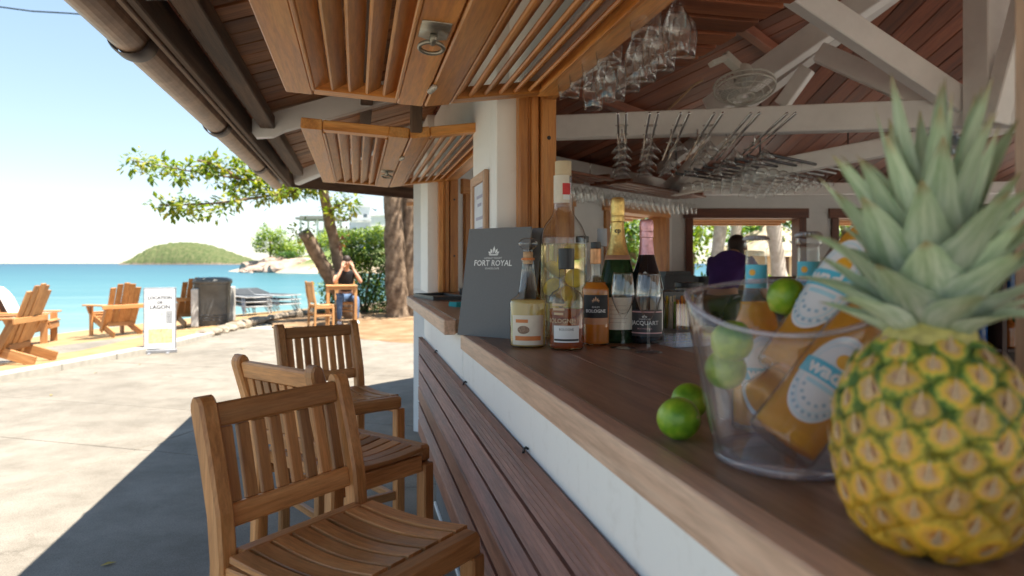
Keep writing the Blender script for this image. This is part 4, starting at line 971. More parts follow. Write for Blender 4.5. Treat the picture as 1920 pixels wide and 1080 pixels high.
def eye_me():
    mb = MB(); n = 12; v = []; f = []
    s = .0164
    for rr, zz in ((1.12, -.0050), (1.02, -.0006), (.86, .0030), (.60, .0046), (.32, .0040), (.14, .0026)):
        for j in range(n):
            q = 2*math.pi*j/n; hx = 1/max(abs(math.cos((q % (math.pi/3))-math.pi/6)), .8)*.93
            v.append((s*rr*math.cos(q)*hx*1.06, s*rr*math.sin(q)*hx*.96, zz*1.1))
    v.append((0, 0, .002))
    for i in range(5):
        for j in range(n): f.append((i*n+j, i*n+(j+1) % n, (i+1)*n+(j+1) % n, (i+1)*n+j))
    f += [(5*n+j, 5*n+(j+1) % n, 6*n) for j in range(n)]
    mb.add(v, f, 0)
    # bract: a dry scale that rises from below the middle and ends in a point
    mb.add([(-.0050, -.0078, .0030), (.0050, -.0078, .0030), (.0024, .001, .0060), (-.0024, .001, .0060), (.0008, .0125, .0088), (0, -.002, .0066), (0, -.0088, .0036)],
           [(0, 6, 5, 3), (6, 1, 2, 5), (3, 5, 4), (5, 2, 4)], 1)
    me = mb.me('fruitlet', [EYE, BRACT], True); return me
em = eye_me()
cum = [0]
for a_, b_ in zip(prS, prS[1:]): cum.append(cum[-1]+math.pi*(a_[0]+b_[0])*math.dist(a_, b_))
NE = 122
for i in range(NE):
    tgt = cum[-1]*(.05+.925*(i+.5)/NE); j = max(k for k in range(len(cum)-1) if cum[k] <= tgt); u = (tgt-cum[j])/(cum[j+1]-cum[j])
    (r0, z0), (r1, z1) = prS[j], prS[j+1]; r = r0+(r1-r0)*u; z = z0+(z1-z0)*u
    an = i*2.39996; dr = Vector((math.cos(an), math.sin(an), 0)); tg = (dr*(r1-r0)+Vector((0, 0, z1-z0))).normalized(); tn = Vector((-math.sin(an), math.cos(an), 0)); nr = tn.cross(tg).normalized()
    if nr.dot(dr) < 0 and z < .1 and r > .05: nr = -nr
    y = tg; x = y.cross(nr); nr = (nr+Vector((random.gauss(0, .07), random.gauss(0, .07), random.gauss(0, .07)))).normalized(); x = y.cross(nr).normalized(); y = nr.cross(x); k_ = random.uniform(.86, 1.12)*(.86 if z > .145 else 1)
    M = Matrix(((x.x*k_, y.x*k_, nr.x*k_, r*dr.x-nr.x*.004), (x.y*k_, y.y*k_, nr.y*k_, r*dr.y-nr.y*.004), (x.z*k_, y.z*k_, nr.z*k_, z-nr.z*.004), (0, 0, 0, 1)))
    obj('fruitlet', em, pa, M)
def pleaf():
    m, ns, ln, p = new_mat('pineapple_leaf'); out = ns['Material Output']; tc = N(ns, 'TexCoord'); oi = N(ns, 'ObjectInfo'); at = N(ns, 'Attribute'); at.attribute_name = 'along'; ac = N(ns, 'Attribute'); ac.attribute_name = 'across'
    cb = N(ns, 'CombineXYZ'); m1 = N(ns, 'Math', operation='MULTIPLY'); m1.inputs[1].default_value = 3.0; m2_ = N(ns, 'Math', operation='MULTIPLY'); m2_.inputs[1].default_value = 9.0; m3 = N(ns, 'Math', operation='MULTIPLY'); m3.inputs[1].default_value = 60
    ln.new(at.outputs['Fac'], m1.inputs[0]); ln.new(ac.outputs['Fac'], m2_.inputs[0]); ln.new(oi.outputs['Random'], m3.inputs[0])
    for k, q in enumerate((m1, m2_, m3)): ln.new(q.outputs[0], cb.inputs[k])
    n1 = N(ns, 'TexNoise', Scale=1.0, Detail=5.0, Roughness=.65); ln.new(cb.outputs[0], n1.inputs['Vector'])
    r = ramp(ns, (.28, (.27, .38, .22)), (.45, (.47, .56, .42)), (.6, (.66, .71, .60)), (.78, (.82, .84, .76))); ln.new(n1.outputs[0], r.inputs[0])
    base = ramp(ns, (0, (.62, .66, .50)), (.18, (1, 1, 1)), (.86, (.92, 1, .78)), (.97, (.75, .55, .34))); ln.new(at.outputs['Fac'], base.inputs[0])
    mx = N(ns, 'Mix', data_type='RGBA', blend_type='MULTIPLY'); mx.inputs[0].default_value = 1; ln.new(r.outputs[0], mx.inputs[6]); ln.new(base.outputs[0], mx.inputs[7])
    hv = N(ns, 'HueSaturation'); q = N(ns, 'MapRange'); q.inputs[3].default_value = .75; q.inputs[4].default_value = 1.25; ln.new(oi.outputs['Random'], q.inputs[0]); ln.new(q.outputs[0], hv.inputs['Value']); ln.new(mx.outputs[2], hv.inputs['Color'])
    ln.new(hv.outputs[0], p.inputs['Base Color']); p.inputs['Roughness'].default_value = .45
    bu = N(ns, 'Bump', Strength=.3, Distance=.001); ln.new(n1.outputs[0], bu.inputs['Height']); ln.new(bu.outputs[0], p.inputs['Normal'])
    t = N(ns, 'BsdfTranslucent'); ln.new(hv.outputs[0], t.inputs[0]); m2 = N(ns, 'MixShader'); m2.inputs[0].default_value = .25; ln.new(p.outputs[0], m2.inputs[1]); ln.new(t.outputs[0], m2.inputs[2]); ln.new(m2.outputs[0], out.inputs[0]); return m
PLF = pleaf()
rp_ = random.Random(11)
NL = 66
lathe('stem_collar', smooth_prof([(.034, .160), (.034, .172), (.030, .180), (.022, .186), (0, .19)], 3), plain('stem_collar_skin', (.42, .36, .10), .6, noise=.4, nscale=90), pa)
for i in range(NL):
    u = i/(NL-1)
    L = (.062+.098*u**.9)*rp_.uniform(.86, 1.12); wd = (.0145+.0115*math.sin(math.pi*min(1, u*1.15)))*rp_.uniform(.9, 1.15)
    an = i*2.39996+rp_.uniform(-.2, .2); t0 = R(rp_.uniform(56, 64)-53*u**.72); t1 = t0+R((42-30*u)*rp_.uniform(.2, 1.25)+(-14*u))
    base = Vector((0, 0, .170+.050*u)); r0 = .031*(1-u*.8); n = 10
    pts_ = []; p0 = Vector((r0, 0, 0))
    for k in range(n+1):
        pts_.append(p0.copy()); s_ = k/n; th = t0+(t1-t0)*s_**1.4+(R(20)*max(0, s_-.75) if u < .5 else 0); p0 = p0+Vector((math.sin(th), 0, math.cos(th)))*L/n
    v = []; f = []; tw = rp_.uniform(-.5, .5)
    for k, q in enumerate(pts_):
        s_ = k/n; w_ = wd*(.82+.30*math.sin(math.pi*min(1, s_*1.5+.1)))*(1-s_**2.2)**.9+.0003
        tg = (pts_[min(k+1, n)]-pts_[max(k-1, 0)]).normalized(); nn = Vector((-tg.z, 0, tg.x))
        dep = (.55-.2*s_)*w_; sd_ = Vector((0, 1, 0))*math.cos(tw*s_)+nn*math.sin(tw*s_)
        for c_, e in ((-1, 1), (-.55, .32), (0, 0), (.55, .32), (1, 1)): v.append(q+sd_*c_*w_+nn*e*dep)
    for k in range(n):
        for c_ in range(4): f.append((k*5+c_, k*5+c_+1, (k+1)*5+c_+1, (k+1)*5+c_))
    me = mesh('leaf', v, f, PLF, True); a1_ = me.attributes.new('along', 'FLOAT', 'POINT'); a2_ = me.attributes.new('across', 'FLOAT', 'POINT')
    a1_.data.foreach_set('value', [k/n for k in range(n+1) for _ in range(5)]); a2_.data.foreach_set('value', [c_*.25 for k in range(n+1) for c_ in range(5)])
    obj('leaf', me, pa, Matrix.Translation(base) @ Matrix.Rotation(an, 4, 'Z'))
# ---- things on the far counter ------------------------------------------------------------------
zf = H-.1895
o = obj('bar_tray', MB().box(-.09, .09, -.22, .22, 0, .006).box(-.09, -.084, -.22, .22, .006, .02).box(.084, .09, -.22, .22, .006, .02).box(-.084, .084, -.22, -.214, .006, .02).box(-.084, .084, .214, .22, .006, .02).me('bar_tray', BLACK), None, Matrix.Translation((.44, 3.72, zf)) @ Matrix.Rotation(.15, 4, 'Z')); tag(o, 'flat black bar tray lying on the far end of the counter', 'tray')
o = obj('card_holder', MB().box(-.07, .07, -.05, .05, 0, .012).box(-.07, .07, -.006, .006, .012, .05).me('card_holder', BLACK), None, Matrix.Translation((.62, 3.9, zf)) @ Matrix.Rotation(.9, 4, 'Z')); tag(o, 'low black card holder on the far counter by the second pier', 'holder')
o = obj('folded_cloth', MB().box(-.05, .05, -.04, .04, 0, .012).box(-.048, .046, -.038, .036, .012, .02).me('folded_cloth', plain('teal_cloth', (.03, .32, .34), .9, noise=.2)), None, Matrix.Translation((.46, 3.0, zf)) @ Matrix.Rotation(.3, 4, 'Z')); tag(o, 'folded teal bar cloth just behind the menu', 'cloth')
# framed notice on the pier
pf = empty('notice_frame', (.4555, 2.505, 1.362), 'wooden framed notice fixed to the white pier above the menu', 'notice board')
for y0, y1, z0, z1 in ((-.15, -.115, -.22, .22), (.115, .15, -.22, .22), (-.1145, .1145, .185, .22), (-.1145, .1145, -.22, -.185)): blk('frame_piece', -.018, -.001, y0, y1, z0, z1, wood('frame_piece_wood', (.40, .22, .12), (.55, .33, .2), (.65, .43, .28), .5) if 'frame_piece_wood' not in bpy.data.materials else bpy.data.materials['frame_piece_wood'], pf)
obj('sheet', mesh('sheet', [(-.008, -.114, -.184), (-.008, .114, -.184), (-.008, .114, .184), (-.008, -.114, .184)], [(0, 3, 2, 1)], plain('printed_sheet', (.66, .68, .74), .5, noise=.12, nscale=9)), pf)
mb = MB()
for k, (z, w_) in enumerate(((.13, .12), (.10, .08), (.05, .15), (.01, .13), (-.03, .15), (-.10, .10))): mb.add([(-.0088, -w_/2, z), (-.0088, w_/2, z), (-.0088, w_/2, z+.012), (-.0088, -w_/2, z+.012)], [(0, 3, 2, 1)])
obj('print', mb.me('print', plain('violet_grey_print', (.40, .38, .5), .6)), pf)
# ---- inside the bar: racks and hanging glasses ----------------------------------------------
HG = [(r, -z) for r, z in FL]                                   # hung upside down from the foot
def hang(name, prof, n=20): 
    me = mesh(name, *lathe_geo(prof, n), GLASS, True); return me
WINE = smooth_prof([(0, .003), (.010, .003), (.032, .0005), (.032, .002), (.010, .006), (.0045, .014), (.004, .06), (.008, .070), (.026, .084), (.035, .110), (.0345, .135), (.0290, .175)], 2)
WINE = WINE+[(r-.0011, z) for r, z in WINE[::-1] if z > .075 and r > .007]+[(0, .073)]
COCK = [(0, .003), (.010, .003), (.034, .0005), (.034, .002), (.010, .005), (.004, .012), (.0038, .075), (.006, .080), (.054, .140), (.0528, .140), (.0055, .082), (0, .081)]
COUP = smooth_prof([(0, .003), (.010, .003), (.030, .0005), (.030, .002), (.008, .006), (.004, .012), (.0038, .070), (.012, .076), (.036, .090), (.043, .115), (.0425, .128)], 2)
COUP = COUP+[(r-.0011, z) for r, z in COUP[::-1] if z > .08]+[(0, .078)]
flip = lambda P: [(r, -z) for r, z in P]
gfl, gwi, gco, gcp = hang('hanging_glass', flip(FL)), hang('hanging_glass', flip(WINE)), hang('hanging_glass', flip(COCK)), hang('hanging_glass', flip(COUP), 14)
def hang_at(me, p, lb, grp):
    o = obj('hanging_glass', me, None, Matrix.Translation(p) @ Matrix.Rotation(random.uniform(0, 6), 4, 'Z')); tag(o, lb, 'glass', grp)
# rack over the near counter: boards run inwards, glasses in the slots
rk = empty('glass_rack', (.80, 1.6, Z(.655)), 'wooden slatted glass rack hanging just inside the nearest shutter', 'glass rack')
RW = wood('rack_wood', (.16, .045, .02), (.30, .095, .04), (.40, .15, .065), .45, 1)
for y in (1.235, 1.345, 1.455, 1.565, 1.675, 1.785, 1.895, 2.005): blk('rack_board', -.215, .25, y-1.6-.043, y-1.6+.043, -.012, .006, RW, rk)
for x in (-.20, .22): blk('rack_bearer', x-.02, x+.02, -.42, .46, .007, .04, RW, rk)
for x in (-.2, .22):
    for y in (-.40, .44): tube('hanger', [(x, y, .04), (x, y, .36)], .004, CHROME, rk, 6)
OD = ('first', 'second', 'third', 'fourth', 'fifth', 'sixth', 'seventh', 'eighth', 'ninth', 'tenth', 'eleventh', 'twelfth', 'thirteenth', 'fourteenth', 'fifteenth', 'sixteenth')
for iy, y in enumerate((1.40, 1.51, 1.62, 1.73, 1.84, 1.95)):
    for k, x in enumerate((.620, .695, .765)):
        if (y, x) in ((1.40, .765), (1.51, .620), (1.73, .695)): continue
        hang_at(gfl if k % 2 else gwi, (x, y, Z(.668)), f'{("wine glass", "flute")[k % 2]} on the near wooden rack, {("left", "middle", "right")[k]} one in the {OD[iy]} slot from the camera', 'glasses on the near wooden rack')
# metal rails with cocktail glasses
dr = Vector((.375, .927)); k = 0
rr = empty('rail_rack', (*C(1300, 212, 3.18).xy, Z(.70)), 'set of six paired metal rails hung from the white beam with cocktail glasses', 'glass rack'); o0 = Vector((rr.location.x, rr.location.y))
for px in (1166, 1226, 1284, 1347, 1416, 1484):
    q = Vector(C(px, 212, 3.18).xy); sd = Vector((dr.y, -dr.x))
    for s in (-1, 1): tube('rail', [(*(q+sd*.019*s-o0), 0), (*(q+sd*.019*s+dr*1.45-o0), 0)], .0065, CHROME, rr, 8)
    for e in (.9,): tube('hanger', [(*(q+dr*e-o0), 0), (*(q+dr*e-o0), .10)], .004, CHROME, rr, 6)
    for j in range(5):
        if (k*5+j*3) % 11 in (2,) or (px > 1400 and j < 1): continue
        c = q+dr*(.34+.25*j); hang_at(gco, (c.x, c.y, Z(.712)), f'cocktail glass on the {OD[k]} metal rail pair from the left, {OD[j]} from its near end', 'cocktail glasses on the metal rails')
    k += 1
# long rack of dark rails with coupes further back
rb = empty('rail_rack', (2.4, 3.72, Z(.675)), 'wide rack of dark metal rails at the back, crowded with small stemmed glasses', 'glass rack')
RAIL = plain('dark_rail_metal', (.10, .10, .11), .3, .9); e1 = Vector((.88, .475)); e2 = Vector((-.06, 1.0)).normalized()
for i in range(9):
    a = e2*(.125*i); tube('rail', [(a.x, a.y, 0), (a.x+e1.x*1.25, a.y+e1.y*1.25, 0)], .010, RAIL, rb, 6)
for a, b in ((0, 0), (1.25, 0), (0, 1), (1.25, 1)):
    c = e1*a+e2*b; tube('hanger', [(c.x, c.y, 0), (c.x, c.y, .30)], .005, RAIL, rb, 6)
for i in range(8):
    for j in range(9):
        if (i*3+j*7) % 13 == 4: continue
        c = e2*(.125*i+.06)+e1*(.10+.13*j); hang_at(gcp, (2.4+c.x, 3.72+c.y, Z(.682)), f'small glass on the dark rail rack, {OD[j]} from the left, {OD[i]} row back', 'glasses on the dark rail rack')
# wooden rack along the far wall
eB = Vector((.786, .618)); nB = Vector((.618, -.786)); b0 = Vector((.52, 4.99))
for (t0, t1, lb, dz) in ((1.0, 1.75, 'short wooden glass rack beside the first inner window, near the pier', .0), (2.05, 3.75, 'long dark wooden glass rack above the narrow far window', .0)):
    c = b0+eB*t0+nB*.30; wr = empty('glass_rack', (c.x, c.y, Z(.745+dz)), lb, 'glass rack', rz=math.atan2(eB.y, eB.x))
    L = t1-t0
    for yy in (-.16, -.05, .05, .16): blk('rack_board', -.05, L+.05, yy-.035, yy+.035, -.01, .012, RW, wr)
    for xx in (.05, L-.05): blk('rack_bearer', xx-.02, xx+.02, -.2, .2, .0125, .04, RW, wr); tube('hanger', [(xx, 0, .04), (xx, 0, .22)], .004, CHROME, wr, 6)
    n = int(L/.115)
    for j in range(n+1):
        for yy in (-.105, 0, .105):
            c2 = c+eB*(.02+j*.115)-nB*yy; hang_at(gfl, (c2.x, c2.y, Z(.752+dz)), f'{OD[j]} glass from the left, { {-.105: "back", 0: "middle", .105: "front"}[yy]} row of the '+lb.split(' glass')[0]+' rack', 'glasses on the '+lb.split(' glass')[0]+' rack')
# wall fan
FANW = plain('off_white_fan', (.62, .62, .58), .45, noise=.05)
ft = empty('wall_fan', C(1396, 168, 4.0), 'white caged electric fan fixed to the roof truss, tilted down', 'fan'); ft.rotation_euler = (R(-14), R(8), .2)
mb = MB()
for r0, z0 in ((.172, 0), (.172, .03), (.14, -.028), (.10, -.040), (.05, -.046)): mb.tube([(r0*math.cos(2*math.pi*i/30), r0*math.sin(2*math.pi*i/30), z0) for i in range(31)], .003 if r0 < .17 else .006, 6)
for i in range(36):
    q = 2*math.pi*i/36; c, s = math.cos(q), math.sin(q); mb.tube([(r0*c, r0*s, z0) for r0, z0 in ((.02, -.048), (.10, -.040), (.172, 0), (.172, .03), (.12, .05), (.05, .055))], .0016, 4)
obj('cage', mb.me('cage', FANW, True), ft)
mb = MB()
for i in range(3):
    q = 2*math.pi*i/3; v = []
    for k_ in range(5):
        rr_ = .03+.115*k_/4
        for j in (-1, 0, 1): aa = q+j*.42*(1-.2*k_/4); v.append((rr_*math.cos(aa), rr_*math.sin(aa), .012*j))
    mb.add(v, [(a_*3+b_, a_*3+b_+1, a_*3+b_+4, a_*3+b_+3) for a_ in range(4) for b_ in range(2)])
obj('blades', mb.me('blades', plain('grey_fan_blade', (.42, .43, .42), .4), True), ft)
lathe('motor', smooth_prof([(0, .045), (.05, .047), (.056, .06), (.054, .12), (.042, .15), (0, .156)], 3), FANW, ft)
board('bracket', (-.03, 0, .13), (-.14, 0, .19), .05, .05, FANW, ft); board('bracket', (-.12, 0, .18), (-.24, .0, .10), .05, .03, FANW, ft)
o = tube('power_cord', [C(1318, 150, 4.0), C(1300, 160, 4.05), C(1270, 190, 4.15), C(1245, 212, 4.3), C(1200, 238, 4.42)], .006, plain('tan_cord', (.45, .30, .18), .6), n=6); tag(o, 'thin tan power cord running from the fan down to the white beam', 'cord')
# service ledge, back counters
SS = plain('brushed_steel', (.50, .50, .50), .35, .9, .1, 40)
bb('service_ledge', .86, 1.30, .55, 2.6, -.262, -.236, SS); bb('service_cabinet', .90, 1.28, .6, 2.58, -1.24, -.264, DGREY)
for (A, B) in ((b0+eB*.4+nB*.02, b0+eB*3.6+nB*.02), (Vector((3.3, 7.1)), Vector((8.6, 5.86)))):
    t_ = (B-A).normalized(); n2 = Vector((t_.y, -t_.x)); c = n2*.27
    board('back_counter', (A.x+c.x, A.y+c.y, Z(-.25)), (B.x+c.x, B.y+c.y, Z(-.25)), .52, .05, COUNTER, bar); board('back_cabinet', (A.x+c.x, A.y+c.y, Z(-.76)), (B.x+c.x, B.y+c.y, Z(-.76)), .46, .96, DGREY, bar)
zl = Z(-.2355)
q = G(1276, 640, zl); tr = empty('clear_tray', (q.x, q.y, zl), 'clear ribbed plastic tray on the steel ledge behind the bottles', 'tray', rz=.2)
mb = MB()
for k in range(9): mb.box(-.16, .16, -.12+.026*k, -.10+.026*k, 0, .010+.006*(k % 2))
obj('ribs', mb.me('ribs', ACRYL), tr); lathe_ = MB().box(-.17, .17, -.13, .13, -.0, .002); obj('base', lathe_.me('base', ACRYL), tr)
q = G(1274, 618, zl); sbx = empty('straw_box', (q.x, q.y, zl), 'clear box packed with red, yellow and orange drinking straws', 'straw box', rz=.3)
obj('box', MB().box(-.06, .06, -.05, -.047, 0, .095).box(-.06, .06, .047, .05, 0, .095).box(-.06, -.057, -.047, .047, 0, .095).box(.057, .06, -.047, .047, 0, .095).me('box', ACRYL), sbx)
scol = [plain('straw_'+n_, c, .4, noise=.05) for n_, c in (('yellow', (.72, .55, .06)), ('red', (.55, .05, .06)), ('orange', (.75, .28, .04)), ('cream', (.70, .62, .45)), ('green', (.22, .38, .05)), ('brown', (.25, .10, .04)))]
for k in range(34):
    x = random.uniform(-.05, .05); y = random.uniform(-.04, .04); tube('straw', [(x, y, .004), (x+random.uniform(-.008, .008), y+random.uniform(-.006, .006), random.uniform(.095, .125))], .0045, scol[k % 6], sbx, 6)
q = G(1292, 598, zl); jr = empty('garnish_jar', (q.x, q.y, zl), 'clear jar of red cherries with a black lid, behind the straw box', 'jar')
lathe('glass', [(0, .001), (.055, .001), (.058, .006), (.058, .125), (.05, .135), (.0485, .135), (.056, .124), (.056, .006), (0, .005)], BGLASS, jr); cyl_part('lid', jr, .060, .136, .155, BLACK)
lathe('fruit', [(0, .008), (.054, .008), (.054, .075), (.03, .082), (0, .08)], plain('red_cherries', (.35, .02, .025), .3, noise=.6, nscale=60, bump=.6), jr)
for k, (px, py, d, w_, h_, lb) in enumerate(((1243, 545, 3.4, .20, .13, 'black till printer on the back counter left of the inner window'), (1262, 560, 5.6, .30, .16, 'dark coffee grinder box on the back counter in the corner'), (1320, 545, 6.6, .28, .10, 'low black box on the back counter under the middle window'))):
    q = C(px, py, d); zz = Z(-.224) if d > 5 else zl
    if d < 5: q = Vector((1.16, 2.42, 0))
    o = obj('counter_box', MB().box(-w_/2, w_/2, -.09, .09, 0, h_*.8).box(-w_*.42, w_*.42, -.07, .07, h_*.8, h_).me('counter_box', BLACK), None, Matrix.Translation((q.x, q.y, zz)) @ Matrix.Rotation(.2, 4, 'Z')); tag(o, lb, 'box')
# back bar shelf with bottles, behind the pineapple leaves
sx, sy = 4.15, 3.75; ang = -YAW*1.6
sh = empty('back_bar_shelf', (sx, sy, .012), 'tall dark shelf unit with bottles, seen behind the pineapple leaves', 'shelf', rz=ang)
SHW = wood('dark_shelf_wood', (.03, .016, .012), (.06, .03, .02), (.09, .05, .035), .5, 1)
for x in (-.75, 0, .75): blk('side_panel', x-.015, x+.015, -.16, .16, 0, 1.62, SHW, sh)
lev = (.30, .66, .98, 1.30, 1.60)
for z in lev:
    for x in (-.375, .375): blk('shelf', x-.359, x+.359, -.16, .158, z, z+.025, SHW, sh)
blk('back_panel', -.735, .735, .162, .175, .02, 1.62, SHW, sh)
BT = [smooth_prof([(0, .002), (.034, .002), (.037, .01), (.037, .15), (.030, .18), (.014, .205), (.013, .27), (0, .27)], 2), smooth_prof([(0, .002), (.040, .002), (.044, .01), (.044, .12), (.034, .16), (.015, .18), (.015, .24), (0, .24)], 2), smooth_prof([(0, .002), (.030, .002), (.032, .01), (.031, .19), (.022, .22), (.012, .235), (.012, .30), (0, .30)], 2)]
bm_ = [plain('bottle_'+n_, c, .12, noise=.1) for n_, c in (('green', (.02, .07, .03)), ('amber', (.28, .09, .02)), ('blue', (.03, .10, .30)), ('clear_grey', (.45, .48, .50)), ('brown', (.07, .03, .015)), ('gold', (.45, .30, .06)))]
nm = ('green', 'amber', 'blue', 'clear', 'brown', 'gold')
bme = [[mesh('bottle', *lathe_geo(P, 14), m_, True) for m_ in bm_] for P in BT]
Ms = Matrix.Translation((sx, sy, .012)) @ Matrix.Rotation(ang, 4, 'Z'); lname = ('lowest', 'second', 'middle', 'fourth')
for li, z in enumerate(lev[:-1]):
    for k in range(12):
        if li == 0 and k % 2: continue
        x = -.68+.118*k+random.uniform(-.015, .015); x += .0 if abs(x) > .05 else .06; c_ = (k*5+li*7) % 6
        o = obj('bottle', bme[(k+li) % 3][c_], None, Ms @ Matrix.Translation((x, random.uniform(-.08, .02), z+.0255)))
        tag(o, f'{nm[c_]} bottle, {OD[k]} from the left on the {lname[li]} level of the dark back bar shelf', 'bottle', 'bottles on the back bar shelf')
# ---- people ---------------------------------------------------------------------------------
def skin_mesh(name, nodes, edges, mat, parent=None, sub=2):
    "nodes: [(x, y, z, rx[, ry])]; grows one continuous tapered surface"
    me = bpy.data.meshes.new(name); me.from_pydata([n[:3] for n in nodes], edges, [])
    o = bpy.data.objects.new(name, me); COL.objects.link(o)
    md = o.modifiers.new('Skin', 'SKIN'); md.use_smooth_shade = True
    lay = me.skin_vertices[0].data if me.skin_vertices else None
    if lay is None:
        bm = bmesh.new(); bm.from_mesh(me); bm.verts.layers.skin.verify(); bm.to_mesh(me); bm.free(); lay = me.skin_vertices[0].data
    for i, n in enumerate(nodes):
        lay[i].radius = (n[3], n[4] if len(n) > 4 else n[3]); lay[i].use_root = i == 0
    s = o.modifiers.new('Sub', 'SUBSURF'); s.levels = sub; s.render_levels = sub
    dg = bpy.context.evaluated_depsgraph_get(); dg.update()
    m2 = bpy.data.meshes.new_from_object(o.evaluated_get(dg)); bpy.data.objects.remove(o); m2.name = name
    m2.materials.clear(); m2.materials.append(mat)
    m2.polygons.foreach_set('use_smooth', [True]*len(m2.polygons))
    return obj(name, m2, parent)
SKIN = plain('tanned_skin', (.50, .27, .17), .5, noise=.08, nscale=30); HAIR = plain('dark_brown_hair', (.035, .02, .014), .6, noise=.3, nscale=60)
def ellip(name, c, r, mat, parent, rot=(0, 0, 0), n=20):
    me = mesh(name, *lathe_geo([(math.sin(math.pi*i/n), -math.cos(math.pi*i/n)) for i in range(n+1)], n), mat, True)
    for v in me.vertices: v.co = Vector((v.co.x*r[0], v.co.y*r[1], v.co.z*r[2]))
    return obj(name, me, parent, Matrix.Translation(c) @ Euler(rot).to_matrix().to_4x4())
def hand(c, d, palm, nodes, edges, root):
    "palm and five bent fingers as chains of the body itself"
    c = Vector(c); d = Vector(d).normalized(); p = Vector(palm).normalized(); s = d.cross(p).normalized()
    i0 = len(nodes); nodes.append((*(c+d*.045), .034, .016)); edges.append((root, i0))
    for k, (off, L) in enumerate(((-.030, .060), (-.011, .075), (.010, .070), (.029, .055))):
        a = c+d*.075+s*off; b = a+d*L*.5+p*.006; e = b+d*L*.4+p*.022
        j = len(nodes); nodes += [(*a, .0095), (*b, .0088), (*e, .0075)]; edges += [(i0, j), (j, j+1), (j+1, j+2)]
    a = c+d*.02-s*.042+p*.008; b = a+d*.035-s*.012+p*.012; j = len(nodes); nodes += [(*a, .0115), (*b, .0095)]; edges += [(i0, j), (j, j+1)]
def headset(par, c, yaw, pitch, hair_long=False, cap=None):
    hd = Matrix.Translation(c) @ Euler((pitch, 0, yaw)).to_matrix().to_4x4()      # faces local -y
    def e(nm, p, r, m, rot=(0, 0, 0)): o = ellip(nm, (0, 0, 0), r, m, par, n=14); o.matrix_local = hd @ Matrix.Translation(p) @ Euler(rot).to_matrix().to_4x4(); return o
    W_ = plain('eye_white', (.75, .73, .70), .3) if 'eye_white' not in bpy.data.materials else bpy.data.materials['eye_white']
    for s in (-1, 1):
        e('eye', (s*.032, -.088, .008), (.013, .008, .008), W_); e('pupil', (s*.032, -.095, .008), (.006, .003, .006), HAIR); e('eyebrow', (s*.032, -.094, .027), (.018, .006, .004), HAIR)
        e('ear', (s*.078, .005, -.002), (.010, .022, .034), SKIN)
    e('nose', (0, -.103, -.018), (.012, .016, .024), SKIN); e('mouth', (0, -.092, -.055), (.024, .008, .006), plain('lips', (.42, .17, .13), .5) if 'lips' not in bpy.data.materials else bpy.data.materials['lips'])
    h = e('hair', (0, .020, .040), (.084, .090, .088), HAIR)
    if hair_long: e('hair_back', (0, .065, -.04), (.075, .055, .12), HAIR)
# man leaning on the small table, far away
mp_ = C(648, 560, 14.3); mx, my = mp_.x, mp_.y
man = empty('person', (mx, my, .005), 'person in black t-shirt and blue jeans sitting at the small table, hands at the face', 'person', rz=-YAW+.35)
nodes = [(0, .02, .54, .13, .10), (0, -.04, .74, .115, .09), (0, -.10, .96, .13, .095), (0, -.14, 1.10, .085, .07), (0, -.17, 1.17, .052), (0, -.20, 1.24, .075, .085), (0, -.205, 1.31, .080, .092), (0, -.20, 1.36, .055, .062)]
edges = [(i, i+1) for i in range(7)]
for s in (-1, 1):
    j = len(nodes); nodes += [(s*.165, -.11, 1.05, .055), (s*.235, -.23, .95, .043), (s*.265, -.40, .855, .038), (s*.19, -.40, .99, .034), (s*.115, -.345, 1.13, .027)]; edges += [(2, j), (j, j+1), (j+1, j+2), (j+2, j+3), (j+3, j+4)]
    hand((s*.105, -.335, 1.16), (-s*.25, .25, 1), (-s*.5, .85, 0), nodes, edges, j+4)
    j = len(nodes); nodes += [(s*.10, -.02, .52, .085), (s*.14, -.28, .53, .070), (s*.17, -.44, .52, .058), (s*.17, -.43, .28, .048), (s*.17, -.40, .09, .036), (s*.175, -.50, .045, .038, .03), (s*.178, -.57, .04, .03, .022)]; edges += [(0, j)]+[(j+q, j+q+1) for q in range(6)]
skin_mesh('body', nodes, edges, SKIN, man)
headset(man, (0, -.21, 1.285), 0, .30)
TS = plain('black_cotton', (.014, .014, .016), .9, noise=.2); JEAN = plain('faded_blue_denim', (.10, .17, .30), .9, noise=.35, nscale=9); SHOE = plain('white_trainers', (.70, .70, .70), .6)
sh_n = [(0, .01, .60, .145, .115), (0, -.04, .74, .13, .105), (0, -.10, .96, .148, .112), (0, -.14, 1.09, .10, .085)]; sh_e = [(0, 1), (1, 2), (2, 3)]
for s in (-1, 1): j = len(sh_n); sh_n += [(s*.165, -.11, 1.05, .068), (s*.225, -.21, .965, .058)]; sh_e += [(2, j), (j, j+1)]
skin_mesh('tshirt', sh_n, sh_e, TS, man)
for s in (-1, 1): skin_mesh('shoe', [(s*.17, -.38, .05, .045, .045), (s*.174, -.47, .045, .047, .04), (s*.18, -.59, .035, .042, .03)], [(0, 1), (1, 2)], SHOE, man)
jn = [(0, .02, .55, .145, .112)]; je = []
for s in (-1, 1): j = len(jn); jn += [(s*.10, -.02, .52, .098), (s*.14, -.28, .53, .082), (s*.17, -.44, .515, .070), (s*.17, -.43, .28, .060), (s*.17, -.405, .10, .050)]; je += [(0, j)]+[(j+q, j+q+1) for q in range(4)]
skin_mesh('jeans', jn, je, JEAN, man)
